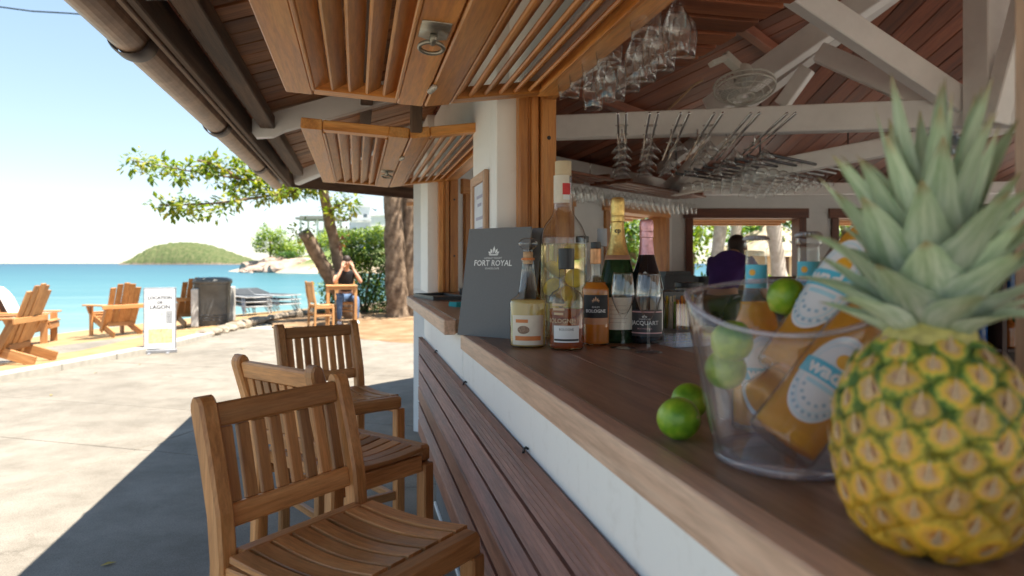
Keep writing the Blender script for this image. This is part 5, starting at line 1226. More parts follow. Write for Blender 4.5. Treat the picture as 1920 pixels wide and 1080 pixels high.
# the bartender stooping by the far window
bp_ = C(1352, 545, 6.25)
bt = empty('person', (bp_.x, bp_.y, .014), 'person in a purple shirt stooping by the inner window, back to the counter', 'person', rz=-YAW-.75)
nodes = [(0, 0, .93, .135, .10), (0, .05, 1.06, .12, .09), (0, .17, 1.22, .14, .10), (0, .24, 1.29, .09, .075), (0, .29, 1.335, .053), (0, .34, 1.37, .075, .085), (0, .37, 1.42, .080, .092), (0, .375, 1.465, .055)]
edges = [(i, i+1) for i in range(7)]
for s in (-1, 1):
    j = len(nodes); nodes += [(s*.17, .20, 1.25, .055), (s*.24, .30, 1.06, .043), (s*.25, .40, .93, .036), (s*.2, .50, .98, .028)]; edges += [(2, j)]+[(j+q, j+q+1) for q in range(3)]
    hand((s*.19, .515, .99), (-s*.3, 1, .1), (0, 0, -1), nodes, edges, j+3)
    j = len(nodes); nodes += [(s*.095, 0, .88, .09), (s*.10, -.01, .50, .062), (s*.10, 0, .10, .042), (s*.11, .10, .045, .04, .03), (s*.11, .18, .035, .03, .022)]; edges += [(0, j)]+[(j+q, j+q+1) for q in range(4)]
skin_mesh('body', nodes, edges, SKIN, bt)
headset(bt, (0, .36, 1.395), math.pi, -.35, True)
PUR = plain('purple_polo', (.075, .028, .17), .9, noise=.15, nscale=6)
sn = [(0, 0, .95, .155, .12), (0, .05, 1.06, .14, .11), (0, .17, 1.22, .172, .135), (0, .23, 1.285, .135, .115), (0, .262, 1.315, .085, .075)]; se = [(0, 1), (1, 2), (2, 3), (3, 4)]
for s in (-1, 1): j = len(sn); sn += [(s*.175, .20, 1.25, .073), (s*.235, .285, 1.09, .062)]; se += [(2, j), (j, j+1)]
skin_mesh('polo_shirt', sn, se, PUR, bt)
tn = [(0, 0, .92, .148, .115)]; te = []
for s in (-1, 1): j = len(tn); tn += [(s*.095, 0, .87, .10), (s*.10, -.01, .50, .075), (s*.10, 0, .08, .06)]; te += [(0, j), (j, j+1), (j+1, j+2)]
skin_mesh('trousers', tn, te, BLACK, bt)
# ---- beach furniture ------------------------------------------------------------------------
def adirondack(mat):
    t = empty('adirondack_chair', (0, 0, 0))
    for s in (-1, 1):
        board('stringer', (s*.235, .36, .345), (s*.235, -.56, .055), .028, .125, mat, t, ch=.006)
        board('front_leg', (s*.268, .30, 0), (s*.268, .30, .545), .032, .115, mat, t, (0, 1, 0), .005)
        board('arm', (s*.325, .40, .56), (s*.30, -.38, .575), .135, .026, mat, t, ch=.008)
        board('arm_bracket', (s*.29, .30, .40), (s*.335, .30, .54), .03, .06, mat, t, (0, 1, 0))
        board('rear_leg', (s*.268, -.34, .56), (s*.266, -.10, .10), .03, .095, mat, t, (0, 1, 0), .005)
    board('back_rail', (-.36, -.385, .545), (.36, -.385, .545), .03, .075, mat, t, (0, 0, 1), .006)
    board('back_rail', (-.22, -.255, .225), (.22, -.255, .225), .03, .07, mat, t)
    n = 5
    for k in range(n):
        u = k-2; top = .98-.022*u*u
        q = []
        for j in range(7):
            z = .21+(top-.21)*j/6; q.append((u*(.101+.006*j/6), -.215-.30*((z-.2)/.78)+.018*(2-abs(u))*-.5, z))
        strip('back_slat', q, (1, 0, -.02*u), .099, .020, ADIR_Z, t, .004)
    for k in range(7):
        y = .375-.088*k; z = .418-.315*(.375-y)/.92-(.012 if 1 < k < 6 else 0)
        board('seat_slat', (-.255, y, z), (.255, y, z), .078, .022, mat, t, (0, .3, 1), .004)
    board('front_apron', (-.25, .385, .33), (.25, .385, .33), .022, .11, mat, t, (0, 0, 1))
    return t
rv2 = Vector((.975, -.2224)); fv = Vector((.2224, .975))
ad0 = adirondack(ADIR)
for k, (px, d, (fr, ff), lb) in enumerate(((-6, 8.3, (-.98, -.12), 'wooden adirondack chair cut off by the left edge of the picture, nearest the kerb'),
                                           (56, 12.4, (.93, .30), 'wooden adirondack chair by the water with a white towel draped over its back'),
                                           (214, 12.6, (-.80, .60), 'wooden adirondack chair with its back to the paving, left of the sign board'),
                                           (350, 13.9, (-.72, .68), 'wooden adirondack chair half hidden behind the sign board, next to the litter bin'))):
    o = ad0 if k == 0 else copy_tree(ad0)
    p = C(px, 494, d); f_ = rv2*fr+fv*ff
    o.location = (p.x, p.y, sand_at(p.x, p.y)+.012); o.rotation_euler = (0, 0, math.atan2(f_.y, f_.x)-math.pi/2); tag(o, lb, 'chair', 'adirondack chairs on the sand')
    if k == 1: tw_loc = o.location.copy(); tw_r = o.rotation_euler.z
# towel over the second chair's back
v = []; f = []
path = [(-.20, .42), (-.245, .55), (-.31, .70), (-.375, .85), (-.445, .985), (-.475, 1.01), (-.515, .985), (-.50, .85), (-.49, .62), (-.485, .40)]
for i, (y, z) in enumerate(path):
    for j in range(13):
        x = -.29+.58*j/12; v.append((x, y+.025+.012*math.sin(j*1.3+i*.4)*(1 if i > 5 else .5), z-.085*(x/.29)**2*(1 if 3 < i < 7 else .5)+.02))
for i in range(len(path)-1):
    for j in range(12): f.append((i*13+j, i*13+j+1, (i+1)*13+j+1, (i+1)*13+j))
me = mesh('towel', v, f, plain('white_towel', (.74, .70, .66), .95, noise=.10, nscale=14), True)
o = obj('towel', me, None, Matrix.Translation(tw_loc) @ Matrix.Rotation(tw_r, 4, 'Z')); sm = o.modifiers.new('thick', 'SOLIDIFY'); sm.thickness = .008; tag(o, 'white towel draped over the back of an adirondack chair', 'towel')
# drink glass on the arm of the third chair
# roll up sign board
sp_ = G(300, 662); sg = empty('sign_board', (sp_.x, sp_.y, .004), 'white upright menu board with black heading and food pictures on the edge of the paving', 'sign', rz=-YAW+.42)
GREYM = plain('grey_aluminium', (.42, .42, .44), .35, .8)
blk('panel', -.19, .19, -.006, .006, .06, .90, WPAPER, sg, .001)
for x in (-.197, .197): blk('frame_post', x-.007, x+.007, -.012, .012, .03, .91, GREYM, sg)
blk('frame_top', -.19, .19, -.009, .009, .9005, .912, GREYM, sg); blk('base_bar', -.215, .215, -.035, .035, .0, .045, GREYM, sg)
for x in (-.13, .10): blk('foot', x-.02, x+.02, -.16, .16, 0, .012, GREYM, sg)
def sart(nm, geo, cx, cz, mat): v, f = geo; return obj(nm, mesh(nm, [(cx+x, -.0068, cz+y) for x, y, *_ in v], f, mat), sg)
for s_, z, sz in (('LOCATION', .765, .068), ('DE', .700, .062), ('LAGON', .635, .085)):
    sart('lettering', text_geo(s_, sz*.86, bold=.002), 0, z, INK)
def rects(lst):
    mb = MB()
    for x0, x1, z0, z1 in lst: mb.add([(x0, z0), (x1, z0), (x1, z1), (x0, z1)], [(0, 1, 2, 3)])
    return mb.v, mb.f
sart('print', rects([(.075, .155, .565-.022*k, .575-.022*k) for k in range(8)]), 0, 0, INK)
sart('picture', rects([(-.155, .05, .37, .575)]), 0, 0, plain('pale_food_picture', (.60, .66, .62), .6, noise=.35, nscale=25)); sart('picture', rects([(-.145, .155, .135, .335)]), 0, 0, plain('yellow_food_picture', (.66, .58, .30), .6, noise=.4, nscale=22))
# litter bin
q = C(399, 494, 13.6); lb_ = empty('litter_bin', (q.x, q.y, sand_at(q.x, q.y)), 'large dark grey litter bin with a lid at the edge of the sand', 'bin', rz=-YAW+.25)
v = []; f = []; n = 32
def sq(q_, r): c, s = math.cos(q_), math.sin(q_); k_ = (abs(c)**5+abs(s)**5)**(-1/5); return r*c*k_, r*s*k_
for r, z in ((.28, 0), (.285, .02), (.305, .40), (.318, .78), (.325, .79), (.325, .80), (.318, .81), (.34, .815), (.345, .86), (.33, .90), (.24, .935), (.0, .945)):
    for j in range(n): v.append((*sq(2*math.pi*j/n, max(r, .001)), z))
for i in range(11):
    for j in range(n): f.append((i*n+j, i*n+(j+1) % n, (i+1)*n+(j+1) % n, (i+1)*n+j))
obj('bin_body', mesh('bin_body', v, f, plain('weathered_bin_plastic', (.085, .085, .08), .5, noise=.35, nscale=4), True), lb_)
for z in (.10, .15, .20): tube('rib', [(*sq(2*math.pi*j/n, .292+.03*z), z) for j in range(n+1)], .008, DGREY, lb_, 5)
PALEP = plain('pale_concrete_post', (.50, .48, .44), .85, noise=.15, bump=.2)
for px, d, h_, lb in ((367, 13.3, .74, 'pale square concrete post in front of the litter bin'), (434, 14.4, .72, 'pale square concrete post between the litter bin and the stacked loungers')):
    q = C(px, 494, d); o = obj('concrete_post', box_me(h_, .21, .13, PALEP, .012), None, Matrix.Translation((q.x, q.y, sand_at(q.x, q.y)+h_/2)) @ Matrix.Rotation(-YAW+.2, 4, 'Z') @ Matrix.Rotation(R(-90), 4, 'Y')); tag(o, lb, 'post')
# stacked loungers
LF = plain('white_lounger_frame', (.50, .51, .52), .4); LS = plain('dark_lounger_sling', (.045, .05, .055), .7)
def lounger():
    t = empty('sun_lounger', (0, 0, 0))
    mb = MB()
    for s in (-1, 1):
        mb.tube([(s*.31, -.95, .26), (s*.31, .35, .26), (s*.31, .95, .40)], .016, 6)
        for y in (-.70, .55): mb.tube([(s*.31, y-.02, .26), (s*.32, y-.20, .02), (s*.32, y-.05, .012), (s*.31, y+.16, .26)], .014, 6)
    for y, z in ((-.95, .26), (.35, .26), (.95, .40)): mb.tube([(-.31, y, z), (.31, y, z)], .014, 6)
    obj('frame', mb.me('frame', LF, True), t)
    for k in range(9): y = -.86+.135*k; obj('strap', box_me(.60, .125, .012, LS, .001), t, Matrix.Translation((0, y, .272)))
    for k in range(4): y = .42+.14*k; obj('strap', box_me(.60, .125, .012, LS, .001), t, Matrix.Translation((0, y, .284+.14*.235*k+.012)) @ Matrix.Rotation(.23, 4, 'X'))
    return t
lo = lounger(); first = True
for px, d, n, a, wh in ((464, 17.6, 3, .45, 'left'), (503, 18.4, 3, .75, 'right')):
    for k in range(n):
        o = lo if first else copy_tree(lo); first = False
        q = C(px, 494, d); o.location = (q.x, q.y, max(sand_at(q.x, q.y), -.2)+.002+.115*k); o.rotation_euler = (0, 0, a)
        tag(o, f'sun lounger in the {wh} pile of stacked loungers, {("at the bottom", "second from the bottom", "third from the bottom", "on top")[k] if k < n-1 else "on top"}', 'sun lounger', 'stacked sun loungers by the water')
# small table and two chairs under the trees
q = C(640, 560, 13.75); tb = empty('cafe_table', (q.x, q.y, .005), 'small square pale wooden table the person leans on', 'table', rz=-YAW+.30)
for k in range(5): board('table_slat', (-.30, -.24+.12*k, .80), (.30, -.24+.12*k, .80), .112, .024, TABLE, tb)
for a_, b_ in (((-.27, -.25), (.27, -.25)), ((-.27, .25), (.27, .25))): board('apron', (*a_, .755), (*b_, .755), .022, .06, TABLE, tb)
for sx_ in (-1, 1):
    for sy_ in (-1, 1): board('leg', (sx_*.265, sy_*.24, 0), (sx_*.265, sy_*.24, .785), .055, .055, TABLE, tb, (0, 1, 0))
def dining():
    t = make_stool(1.05, .45, .90, TABLE, TABLE_Y, TABLE_Z); t.name = 'dining_chair'; return t
for px, d, fx, ff, lb in ((601, 13.3, .80, .55, 'pale wooden slatted chair left of the small table, empty'), (672, 14.25, -.35, -.93, 'pale wooden slatted chair the person at the small table sits on')):
    o = dining(); p = C(px, 494, d) if px < 640 else Vector((mx, my, 0)); f_ = rv2*fx+fv*ff
    if px > 640: f_ = Vector((math.sin(-YAW+.35), -math.cos(-YAW+.35))); p = p-Vector((*f_, 0))*(-.02)
    o.location = (p.x, p.y, .005); o.rotation_euler = (0, 0, math.atan2(f_.y, f_.x)-math.pi/2); tag(o, lb, 'chair', 'pale chairs at the small table')
# overhead cable at the top left
o = tube('overhead_cable', [C(-2600, -420, 24), C(-80, 5, 20), C(0, 13, 20), C(60, 21, 20.3), C(130, 25, 20.6), C(420, 48, 19), C(746, 90, 15.6)], .022, BLACK, n=6); tag(o, 'thin black overhead cable crossing the sky at the top left', 'cable')
# fallen leaf on the paving
q = G(203, 1060); o = obj('fallen_leaf', mesh('fallen_leaf', [(-.03, 0, .003), (0, .012, .009), (.032, .002, .004), (0, -.012, .007)], [(0, 3, 2, 1)], plain('dry_yellow_leaf', (.36, .26, .06), .7)), None, Matrix.Translation((q.x, q.y, .002)) @ Matrix.Rotation(.4, 4, 'Z')); tag(o, 'single dry yellow leaf lying on the shaded paving', 'leaf')
lm_ = o.data
for px, py, w_ in ((262, 684, 'near the foot of the sign board'), (455, 655, 'beyond the farthest stool on sunlit paving'), (96, 742, 'on sunlit paving at the left'), (705, 648, 'at the edge of the sandy earth'), (180, 700, 'close to the pale kerb')):
    q = G(px, py); o = obj('fallen_leaf', lm_, None, Matrix.Translation((q.x, q.y, .003)) @ Matrix.Rotation(px, 4, 'Z')); tag(o, 'small dry leaf '+w_, 'leaf')
# ---- trees, bushes and what lies beyond ---------------------------------------------------------
rnd = random.Random(5)
LV1 = leaf_mat('sea_almond_leaf', (.08, .14, .015), (.17, .24, .025), (.34, .32, .05), .42)
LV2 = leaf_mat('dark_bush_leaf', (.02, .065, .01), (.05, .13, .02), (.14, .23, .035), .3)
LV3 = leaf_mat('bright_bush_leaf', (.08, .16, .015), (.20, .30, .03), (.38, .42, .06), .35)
LV4 = leaf_mat('red_brown_leaf', (.18, .06, .03), (.26, .12, .05), (.22, .20, .05), .3)
BARK = sandmat('grey_brown_bark', (.10, .068, .045), (.19, .135, .092), (.30, .225, .16), 6)
BARK2 = sandmat('pale_palm_bark', (.32, .27, .21), (.44, .38, .31), (.56, .50, .42), 5)
def leaves(cl, per, size, rad, aspect=.45, seed=1, flat=.6):
    "leaf sized faces scattered round cluster centres; each leaf is a folded blade"
    rg = random.Random(seed); V = []; F = []
    for c in cl:
        c, rr = (Vector(c[:3]), c[3] if len(c) > 3 else rad)
        for _ in range(per):
            d = Vector((rg.gauss(0, 1), rg.gauss(0, 1), rg.gauss(0, 1)*.8)).normalized(); q = c+d*rr*rg.uniform(.25, 1)**.6
            t = (d+Vector((rg.uniform(-.6, .6), rg.uniform(-.6, .6), rg.uniform(-.5, .3)))).normalized(); s = t.cross(Vector((rg.uniform(-.4, .4), rg.uniform(-.4, .4), 1))).normalized(); n = s.cross(t)
            L = size*rg.uniform(.65, 1.25); w = L*aspect*.5; o = len(V)
            V += [q, q+t*L*.55+s*w-n*w*.25, q+t*L-n*L*.12, q+t*L*.55-s*w-n*w*.25, q+t*L*.5+n*w*.15]
            F += [(o, o+1, o+4), (o+1, o+2, o+4), (o+2, o+3, o+4), (o+3, o, o+4)]
    return V, F
def foliage(name, par, cl, per, size, rad, mat, seed, aspect=.45):
    V, F = leaves(cl, per, size, rad, aspect, seed); o = obj(name, mesh(name, V, F, mat), par); o['kind'] = 'stuff'; return o
def limb(name, par, pts, rs, mat=BARK, n=10, seed=0):
    P = []
    pts = [Vector(p) for p in pts]; k = 6; RR = []
    for i in range(len(pts)-1):
        for j in range(k):
            t = j/k; P.append(pts[i].lerp(pts[i+1], t)); RR.append(rs[i]+(rs[i+1]-rs[i])*t)
    P.append(pts[-1]); RR.append(rs[-1])
    for q in range(2): P = [P[0]]+[(P[i-1]+P[i]*2+P[i+1])/4 for i in range(1, len(P)-1)]+[P[-1]]
    v, f = tube_geo(P, RR, n)
    v = [q+(q-P[min(i//n, len(P)-1)])*(.22*NZ.noise(q*3+Vector((seed, 0, 0)))+.10*NZ.noise(q*11)) for i, q in enumerate(v)]
    return obj(name, mesh(name, v, f, mat, True), par)
def clus(c, r, n, seed, sq=(1, 1, 1)):
    rg = random.Random(seed); out = []
    for _ in range(n):
        d = Vector((rg.gauss(0, 1), rg.gauss(0, 1), rg.gauss(0, 1))).normalized()*rg.uniform(.35, 1)
        out.append((c[0]+d.x*r*sq[0], c[1]+d.y*r*sq[1], c[2]+d.z*r*sq[2]))
    return out
# sea almond: two leaning stems, one long leafy bough to the left
T0 = C(668, 606, 15.2); T0.z = .0
tr = empty('sea_almond_tree', T0, 'leaning sea almond tree with a long leafy bough reaching left against the sky', 'tree')
rel = lambda p: Vector(p)-T0
limb('trunk', tr, [(0, 0, -.1), rel(C(640, 555, 15)), rel(C(607, 500, 14.6)), rel(C(570, 435, 14.2))], [.20, .17, .15, .13])
limb('trunk', tr, [rel(C(645, 560, 15)), rel(C(632, 470, 15)), rel(C(618, 420, 14.8)), rel(C(605, 350, 14.4)), rel(C(590, 270, 14))], [.14, .13, .12, .105, .08], seed=3)
bough = [[C(603, 330, 14.3), C(540, 345, 13.6), C(450, 335, 13.2), C(350, 320, 13), C(245, 300, 12.8)], [C(600, 345, 14.3), C(520, 365, 13.3), C(400, 382, 12.9), C(300, 385, 12.8)], [C(450, 335, 13.2), C(410, 312, 13), C(370, 300, 12.9)], [C(520, 350, 13.5), C(480, 325, 13.4), C(430, 310, 13.3)], [C(610, 400, 14.6), C(635, 385, 14.6), C(655, 372, 14.6)], [C(600, 340, 14.3), C(560, 320, 13.9), C(500, 305, 13.6)]]
cl = []
for b in bough:
    limb('branch', tr, [rel(p) for p in b], [.045, .03, .022, .015, .008][:len(b)], n=6)
    L = sum((b[i+1]-b[i]).length for i in range(len(b)-1)); m_ = max(3, int(L/.17))
    for i in range(m_):
        t = (i+.9)/m_*(len(b)-1); j = min(int(t), len(b)-2); q = b[j].lerp(b[j+1], t-j)
        if q.x > C(625, 0, 14).x and len(b) > 3: continue
        for _ in range(2):
            e = q+Vector((rnd.uniform(-.15, .15), rnd.uniform(-.3, .3), rnd.uniform(-.17, .17))); cl.append((*rel(e), .14))
foliage('foliage', tr, cl, 19, .15, .16, LV1, 2, .5)
LV1o = leaf_mat('sea_almond_single_leaf', (.08, .14, .015), (.17, .24, .025), (.34, .32, .05), .42, .45, True)
lfm = [mesh('leaf', *leaves([(0, 0, 0, .001)], 1, .15, .001, .5, 70+q), LV1o) for q in range(6)]
for q in range(280):
    c = Vector(cl[q % len(cl)][:3])+Vector((rnd.gauss(0, .09), rnd.gauss(0, .09), rnd.gauss(0, .09)))
    obj('leaf', lfm[q % 6], tr, Matrix.Translation(c) @ Matrix.Rotation(rnd.uniform(0, 6.28), 4, 'Z') @ Matrix.Rotation(rnd.uniform(-.4, .4), 4, 'X'))
foliage('foliage', tr, [(*rel(C(px, py, 14.2)), .16) for px, py in ((560, 430), (575, 425), (550, 440), (590, 432), (568, 445), (615, 385), (640, 378), (655, 380), (628, 400))], 16, .13, .16, LV1, 3, .5)
foliage('foliage', tr, [(*rel(C(px, py, 14.8)), .13) for px, py in ((640, 420), (646, 440), (638, 455), (650, 410))], 12, .11, .13, LV4, 4, .5)
# three stout trunks beside the bar
for k, (px, d, r, top, lb) in enumerate(((745, 15.6, .235, 735, 'stout tree trunk, leftmost of the cluster beside the bar'), (768, 16.0, .19, 766, 'tree trunk in the middle of the cluster beside the bar'), (786, 16.6, .17, 788, 'tree trunk nearest the white pier in the cluster beside the bar'))):
    b = C(px, 494, d); b.z = .02; t = empty('tree', b, lb, 'tree', 'trunk cluster by the bar')
    tp = C(top, 330, d)-b; e = C(top+4, 100, d)-b
    limb('trunk', t, [(0, 0, -.1), (0, 0, .25), tp*.5, tp, e], [r*1.25, r*1.05, r*.95, r*.88, r*.7], n=16, seed=k*5)
    top_ = e; 
    for q in range(3): a = k*2.1+q*2; limb('limb', t, [top_*.8, top_+Vector((math.cos(a)*.9+.7, math.sin(a)*.9, .6)), top_+Vector((math.cos(a)*1.6+.9, math.sin(a)*1.6, .9))], [r*.5, r*.3, r*.15], n=8)
    foliage('foliage', t, [(*c, .5) for c in clus(top_+Vector((1.2-.35*k, -.5, 1.2)), 1.9, 30, 30+k, (1, 1.3, .45))], 22, .16, .5, LV1, 20+k, .5)
# bush behind the table
bc_ = C(683, 560, 17.2); bc_.z = 0
bs = empty('bush', bc_, 'big dense green bush behind the seated person', 'bush')
cl = []; rg = random.Random(3)
for i in range(230):
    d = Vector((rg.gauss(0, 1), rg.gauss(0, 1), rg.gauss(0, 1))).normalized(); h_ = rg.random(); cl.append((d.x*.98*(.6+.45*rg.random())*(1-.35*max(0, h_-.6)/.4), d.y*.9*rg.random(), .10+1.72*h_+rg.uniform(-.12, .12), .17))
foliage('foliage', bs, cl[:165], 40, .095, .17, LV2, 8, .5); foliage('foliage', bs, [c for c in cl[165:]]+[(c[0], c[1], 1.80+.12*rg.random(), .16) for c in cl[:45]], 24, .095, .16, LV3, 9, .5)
for k in range(5): a = k*1.25; limb('stem', bs, [(0, 0, -.05), (.3*math.cos(a), .3*math.sin(a), .7), (.6*math.cos(a), .5*math.sin(a), 1.4)], [.04, .03, .015], n=6)
b2 = C(640, 560, 21); b2.z = 0
t2 = empty('bush', b2, 'yellow green bush catching the sun left of the big bush', 'bush'); foliage('foliage', t2, clus((0, 0, .95), 1.0, 60, 4, (1.0, .7, .95)), 24, .11, .2, LV3, 12, .5); limb('stem', t2, [(0, 0, -.05), (0, 0, .7)], [.05, .03], n=6)
# headland: rocks, trees, buildings
ROCK = sandmat('pink_grey_rock', (.17, .125, .10), (.36, .265, .21), (.52, .41, .34), .7)
for k, (px, d, w_, h_) in enumerate(((478, 121, 2.4, 1.1), (500, 123, 3.0, 1.6), (522, 121, 2.6, 1.5), (543, 120, 3.4, 1.9), (566, 121, 3.6, 2.1), (588, 123, 3.2, 1.8), (520, 127, 5.0, 2.8), (495, 128, 3.6, 2.4), (462, 119, 1.1, .5))):
    q = C(px, 494, d); o = obj('boulder', rock_me('boulder', w_, w_*.8, h_, 40+k, ROCK, 3, .5), None, Matrix.Translation((q.x, q.y, -.2))); tag(o, f'{("grey boulder","pinkish boulder","tan boulder")[k % 3]} at the waterline of the headland, {("far left but one","second from the left","third from the left","near the middle","right of the middle","rightmost","tall one behind the middle","tall one behind the left end","small outlying one at the tip")[k]}', 'rock', 'boulders along the headland')
def htree(px, py, d, r, sq, mat, lb, seed, n=70, sz=.5, name='tree'):
    c = C(px, py, d); b = Vector((c.x, c.y, max(.3, c.z-r*sq[2]-1))); t = empty(name, b, lb, name)
    limb('trunk', t, [(0, 0, -.8), (0, 0, .6), c-b], [.28, .22, .12], n=6); foliage('foliage', t, clus(c-b, r, n, seed, sq), 20, sz, r*.22, mat, seed, .55)
htree(507, 452, 128, 3.2, (1, 1, 1.0), LV3, 'round sunlit green tree at the tip of the headland', 61, 90, .55)
htree(545, 468, 132, 3.0, (1.4, 1, .6), LV3, 'low sunlit shrubbery right of the round tree on the headland', 62, 80, .5); htree(538, 480, 126, 1.6, (1.5, 1, .6), LV2, 'dark shrub above the headland boulders', 63, 50, .45)
htree(600, 455, 140, 3.4, (1.8, 1, .7), LV3, 'broad bright shrubbery below the pavilion on the headland', 64, 80, .55); htree(650, 440, 150, 3.0, (1.6, 1, .6), LV3, 'yellow green shrubs right of the pavilion', 65, 70, .55); htree(705, 436, 160, 2.6, (1.4, 1, .7), LV3, 'yellow green tree in front of the white villa', 66, 60, .55)
def house(px0, px1, py0, py1, d, lb, roofed=False, bal=True):
    a = C(px0, py1, d); b = C(px1, py1, d); z0 = a.z-4; z1 = C(px0, py0, d).z; w_ = (b-a).length
    t = empty('villa', (a.x, a.y, z0), lb, 'house', rz=-YAW); D_ = 8
    WL = bpy.data.materials['villa_render'] if 'villa_render' in bpy.data.materials else plain('villa_render', (.72, .71, .68), .8, noise=.05); GL = bpy.data.materials['villa_glass'] if 'villa_glass' in bpy.data.materials else plain('villa_glass', (.10, .13, .15), .1, noise=.2)
    h_ = z1-z0; obj('wall', MB().box(0, w_, 0, D_, 0, h_).me('wall', WL), t); obj('roof', MB().box(-.3, w_+.3, -.3, D_+.3, h_+.002, h_+.3).me('roof', WL), t)
    nfl = max(1, int((h_-4)/3)); n = max(2, int(w_/2.2))
    for fl in range(nfl):
        zf = 4.3+fl*(h_-4)/nfl
        for k in range(n):
            x = (k+.5)*w_/n; wn = obj('window', MB().box(x-.65, x+.65, -.06, .0-.002, zf, zf+1.7).me('window', WL), t); obj('pane', MB().box(x-.55, x+.55, -.075, -.062, zf+.1, zf+1.6).me('pane', GL), wn)
        if bal: obj('balcony', MB().box(-.1, w_+.1, -1.0, -.08, zf-.25, zf-.1).box(-.1, w_+.1, -1.0, -.95, zf-.1, zf+.55).me('balcony', WL), t)
house(655, 695, 388, 440, 190, 'tall white villa block on the headland, its top floor highest'); house(695, 770, 405, 440, 185, 'long low white villa beside the trunks of the tree cluster'); house(598, 655, 432, 450, 175, 'low white villa terrace half hidden by shrubs')
pv = C(602, 413, 165); pz = C(602, 446, 165).z; t = empty('pavilion', (pv.x, pv.y, pz-2), 'open pavilion with a flat grey roof on the headland', 'pavilion', rz=-YAW)
obj('roof', MB().box(-5, 5, -4, 4, pv.z-pz+2.0, pv.z-pz+2.5).box(-4.2, 4.2, -3.2, 3.2, pv.z-pz+2.502, pv.z-pz+2.9).me('roof', plain('weathered_thatch', (.26, .26, .22), .9, noise=.2)), t)
for x in (-4, 0, 4):
    for y in (-3, 3): obj('post', MB().box(x-.2, x+.2, y-.2, y+.2, 0, pv.z-pz+1.998).me('post', WHITE), t)
# garden seen through the inner windows
def palm(px, d, h_, lean, lb, seed):
    rg = random.Random(seed); b = C(px, 494, d); b.z = -.02; t = empty('palm_tree', b, lb, 'palm tree', 'palms behind the bar'); tp = Vector((lean, .3, h_))
    limb('trunk', t, [(0, 0, -.1), tp*.35+Vector((lean*.1, 0, 0)), tp*.7, tp], [.20, .15, .14, .12], BARK2, 8, seed)
    for k in range(15):
        a = k*2.4; el = rg.uniform(-.25, .75); L = rg.uniform(2.0, 2.8); V = []; F = []; pts = []; p = tp.copy(); th = el
        for q in range(9): pts.append(p.copy()); p = p+Vector((math.cos(a)*math.cos(th), math.sin(a)*math.cos(th), math.sin(th)))*L/8; th -= .22
        for q in range(8):
            for m_ in range(3):
                c = pts[q].lerp(pts[q+1], m_/3); tg = (pts[q+1]-pts[q]).normalized(); sd = tg.cross(Vector((0, 0, 1))).normalized()
                ll = .75*math.sin(math.pi*min(1, (q+m_/3+1.2)/9.5))
                for s in (-1, 1): o = len(V); e = c+sd*s*ll+tg*ll*.5-Vector((0, 0, ll*.35)); V += [c-tg*.02, c+tg*.035, e]; F.append((o, o+1, o+2))
        obj('frond', mesh('frond', V, F, LV3), t)
palm(1322, 16, 4.6, .9, 'slim pale leaning palm at the left of the middle inner window', 1); palm(1352, 19, 5.6, 1.1, 'second slim palm trunk, right of the leftmost one in the middle inner window', 2); palm(1476, 15, 5.0, -.5, 'pale palm trunk at the right side of the middle inner window', 3); palm(1215, 18, 5.0, .4, 'palm seen through the narrow far window', 4)
hq = C(1448, 494, 30); hq.z = 0; hu = empty('garden_hut', hq, 'small beige garden hut with a shaggy thatched roof behind the bar', 'hut', rz=-YAW+.3)
obj('wall', MB().box(-1.3, 1.3, -1.3, 1.3, 0, 1.75).me('wall', plain('hut_render', (.56, .44, .30), .9, noise=.1)), hu); obj('door', MB().box(-.9, -.2, -1.33, -1.302, 0, 1.6).me('door', DARKW), hu)
v = []; f = []
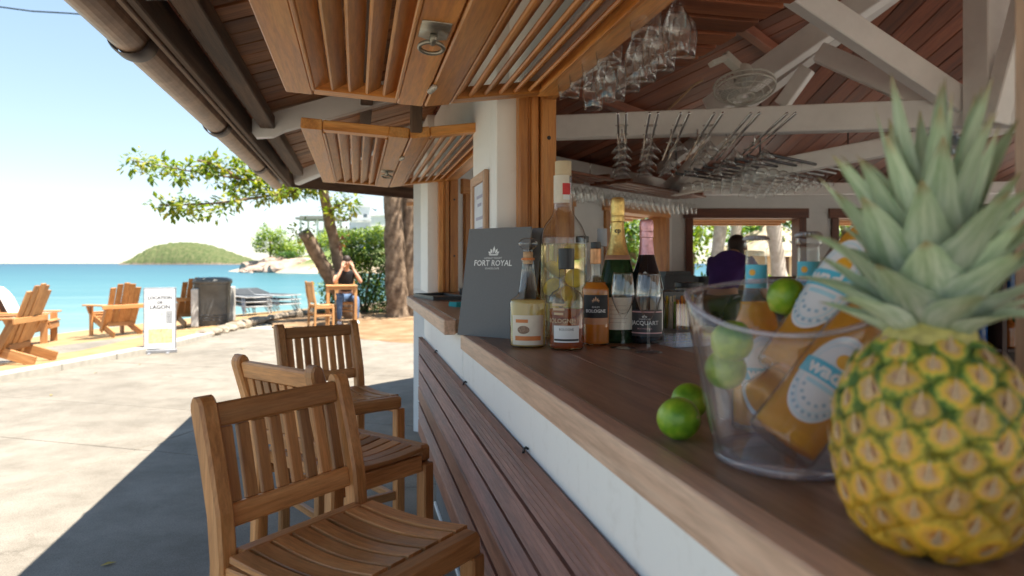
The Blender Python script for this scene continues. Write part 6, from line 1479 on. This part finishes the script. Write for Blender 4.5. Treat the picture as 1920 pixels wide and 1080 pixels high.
for k, (r, z) in enumerate(((2.0, 1.55), (1.98, 1.78), (1.35, 2.2), (.7, 2.65), (.12, 3.05))):
    for j in range(24): q = 2*math.pi*j/24; e = 1+.04*rnd.uniform(-1, 1); v.append((*[c_*e for c_ in sq(q, r)], z+rnd.uniform(-.04, .04)))
f = [(i*24+j, i*24+(j+1) % 24, (i+1)*24+(j+1) % 24, (i+1)*24+j) for i in range(4) for j in range(24)]+[tuple(range(24))[::-1], tuple(range(96, 120))]
obj('thatched_roof', mesh('thatched_roof', v, f, sandmat('dry_thatch', (.32, .25, .17), (.46, .38, .27), (.58, .49, .37), 5)), hu)
for k, (px, d, r, z, m_, lb) in enumerate(((1290, 30, 2.8, 3.0, LV3, 'broad sunlit garden tree left behind the middle window'), (1385, 34, 3.2, 3.6, LV3, 'tall garden tree behind the hut'), (1470, 31, 2.6, 2.8, LV2, 'dark garden tree right of the hut'), (1180, 28, 2.8, 2.6, LV3, 'sunlit garden tree filling the narrow far window'), (1240, 33, 3.0, 3.4, LV3, 'garden tree between the two far windows'), (1580, 30, 3.0, 3.0, LV3, 'garden tree behind the right hand window'), (1100, 26, 2.6, 2.6, LV2, 'dark garden tree behind the champagne bottles'))):
    c = C(px, 494, d); t = empty('garden_tree', (c.x, c.y, -.02), lb, 'tree'); limb('trunk', t, [(0, 0, -.1), (0.2, 0, z*.5), (0, 0, z)], [.2, .16, .1], n=8)
    foliage('foliage', t, clus((0, 0, z+.2), r, 80, 80+k, (1, .8, .75)), 22, .30, r*.2, m_, 90+k, .5)
for k, (px, d) in enumerate(((1318, 17), (1448, 15.5), (1490, 16))):
    c = C(px, 494, d); t = empty('shrub', (c.x, c.y, -.02), ('rounded green shrub on the lawn at the left of the middle window', 'leafy green shrub in front of the garden hut', 'leafy shrub right of the hut by the window edge')[k], 'shrub'); foliage('foliage', t, clus((0, 0, .5), .62, 34, 120+k, (1.1, 1, .75)), 22, .12, .16, LV3 if k else LV2, 130+k, .5); limb('stem', t, [(0, 0, -.05), (0, 0, .5)], [.04, .02], n=6)
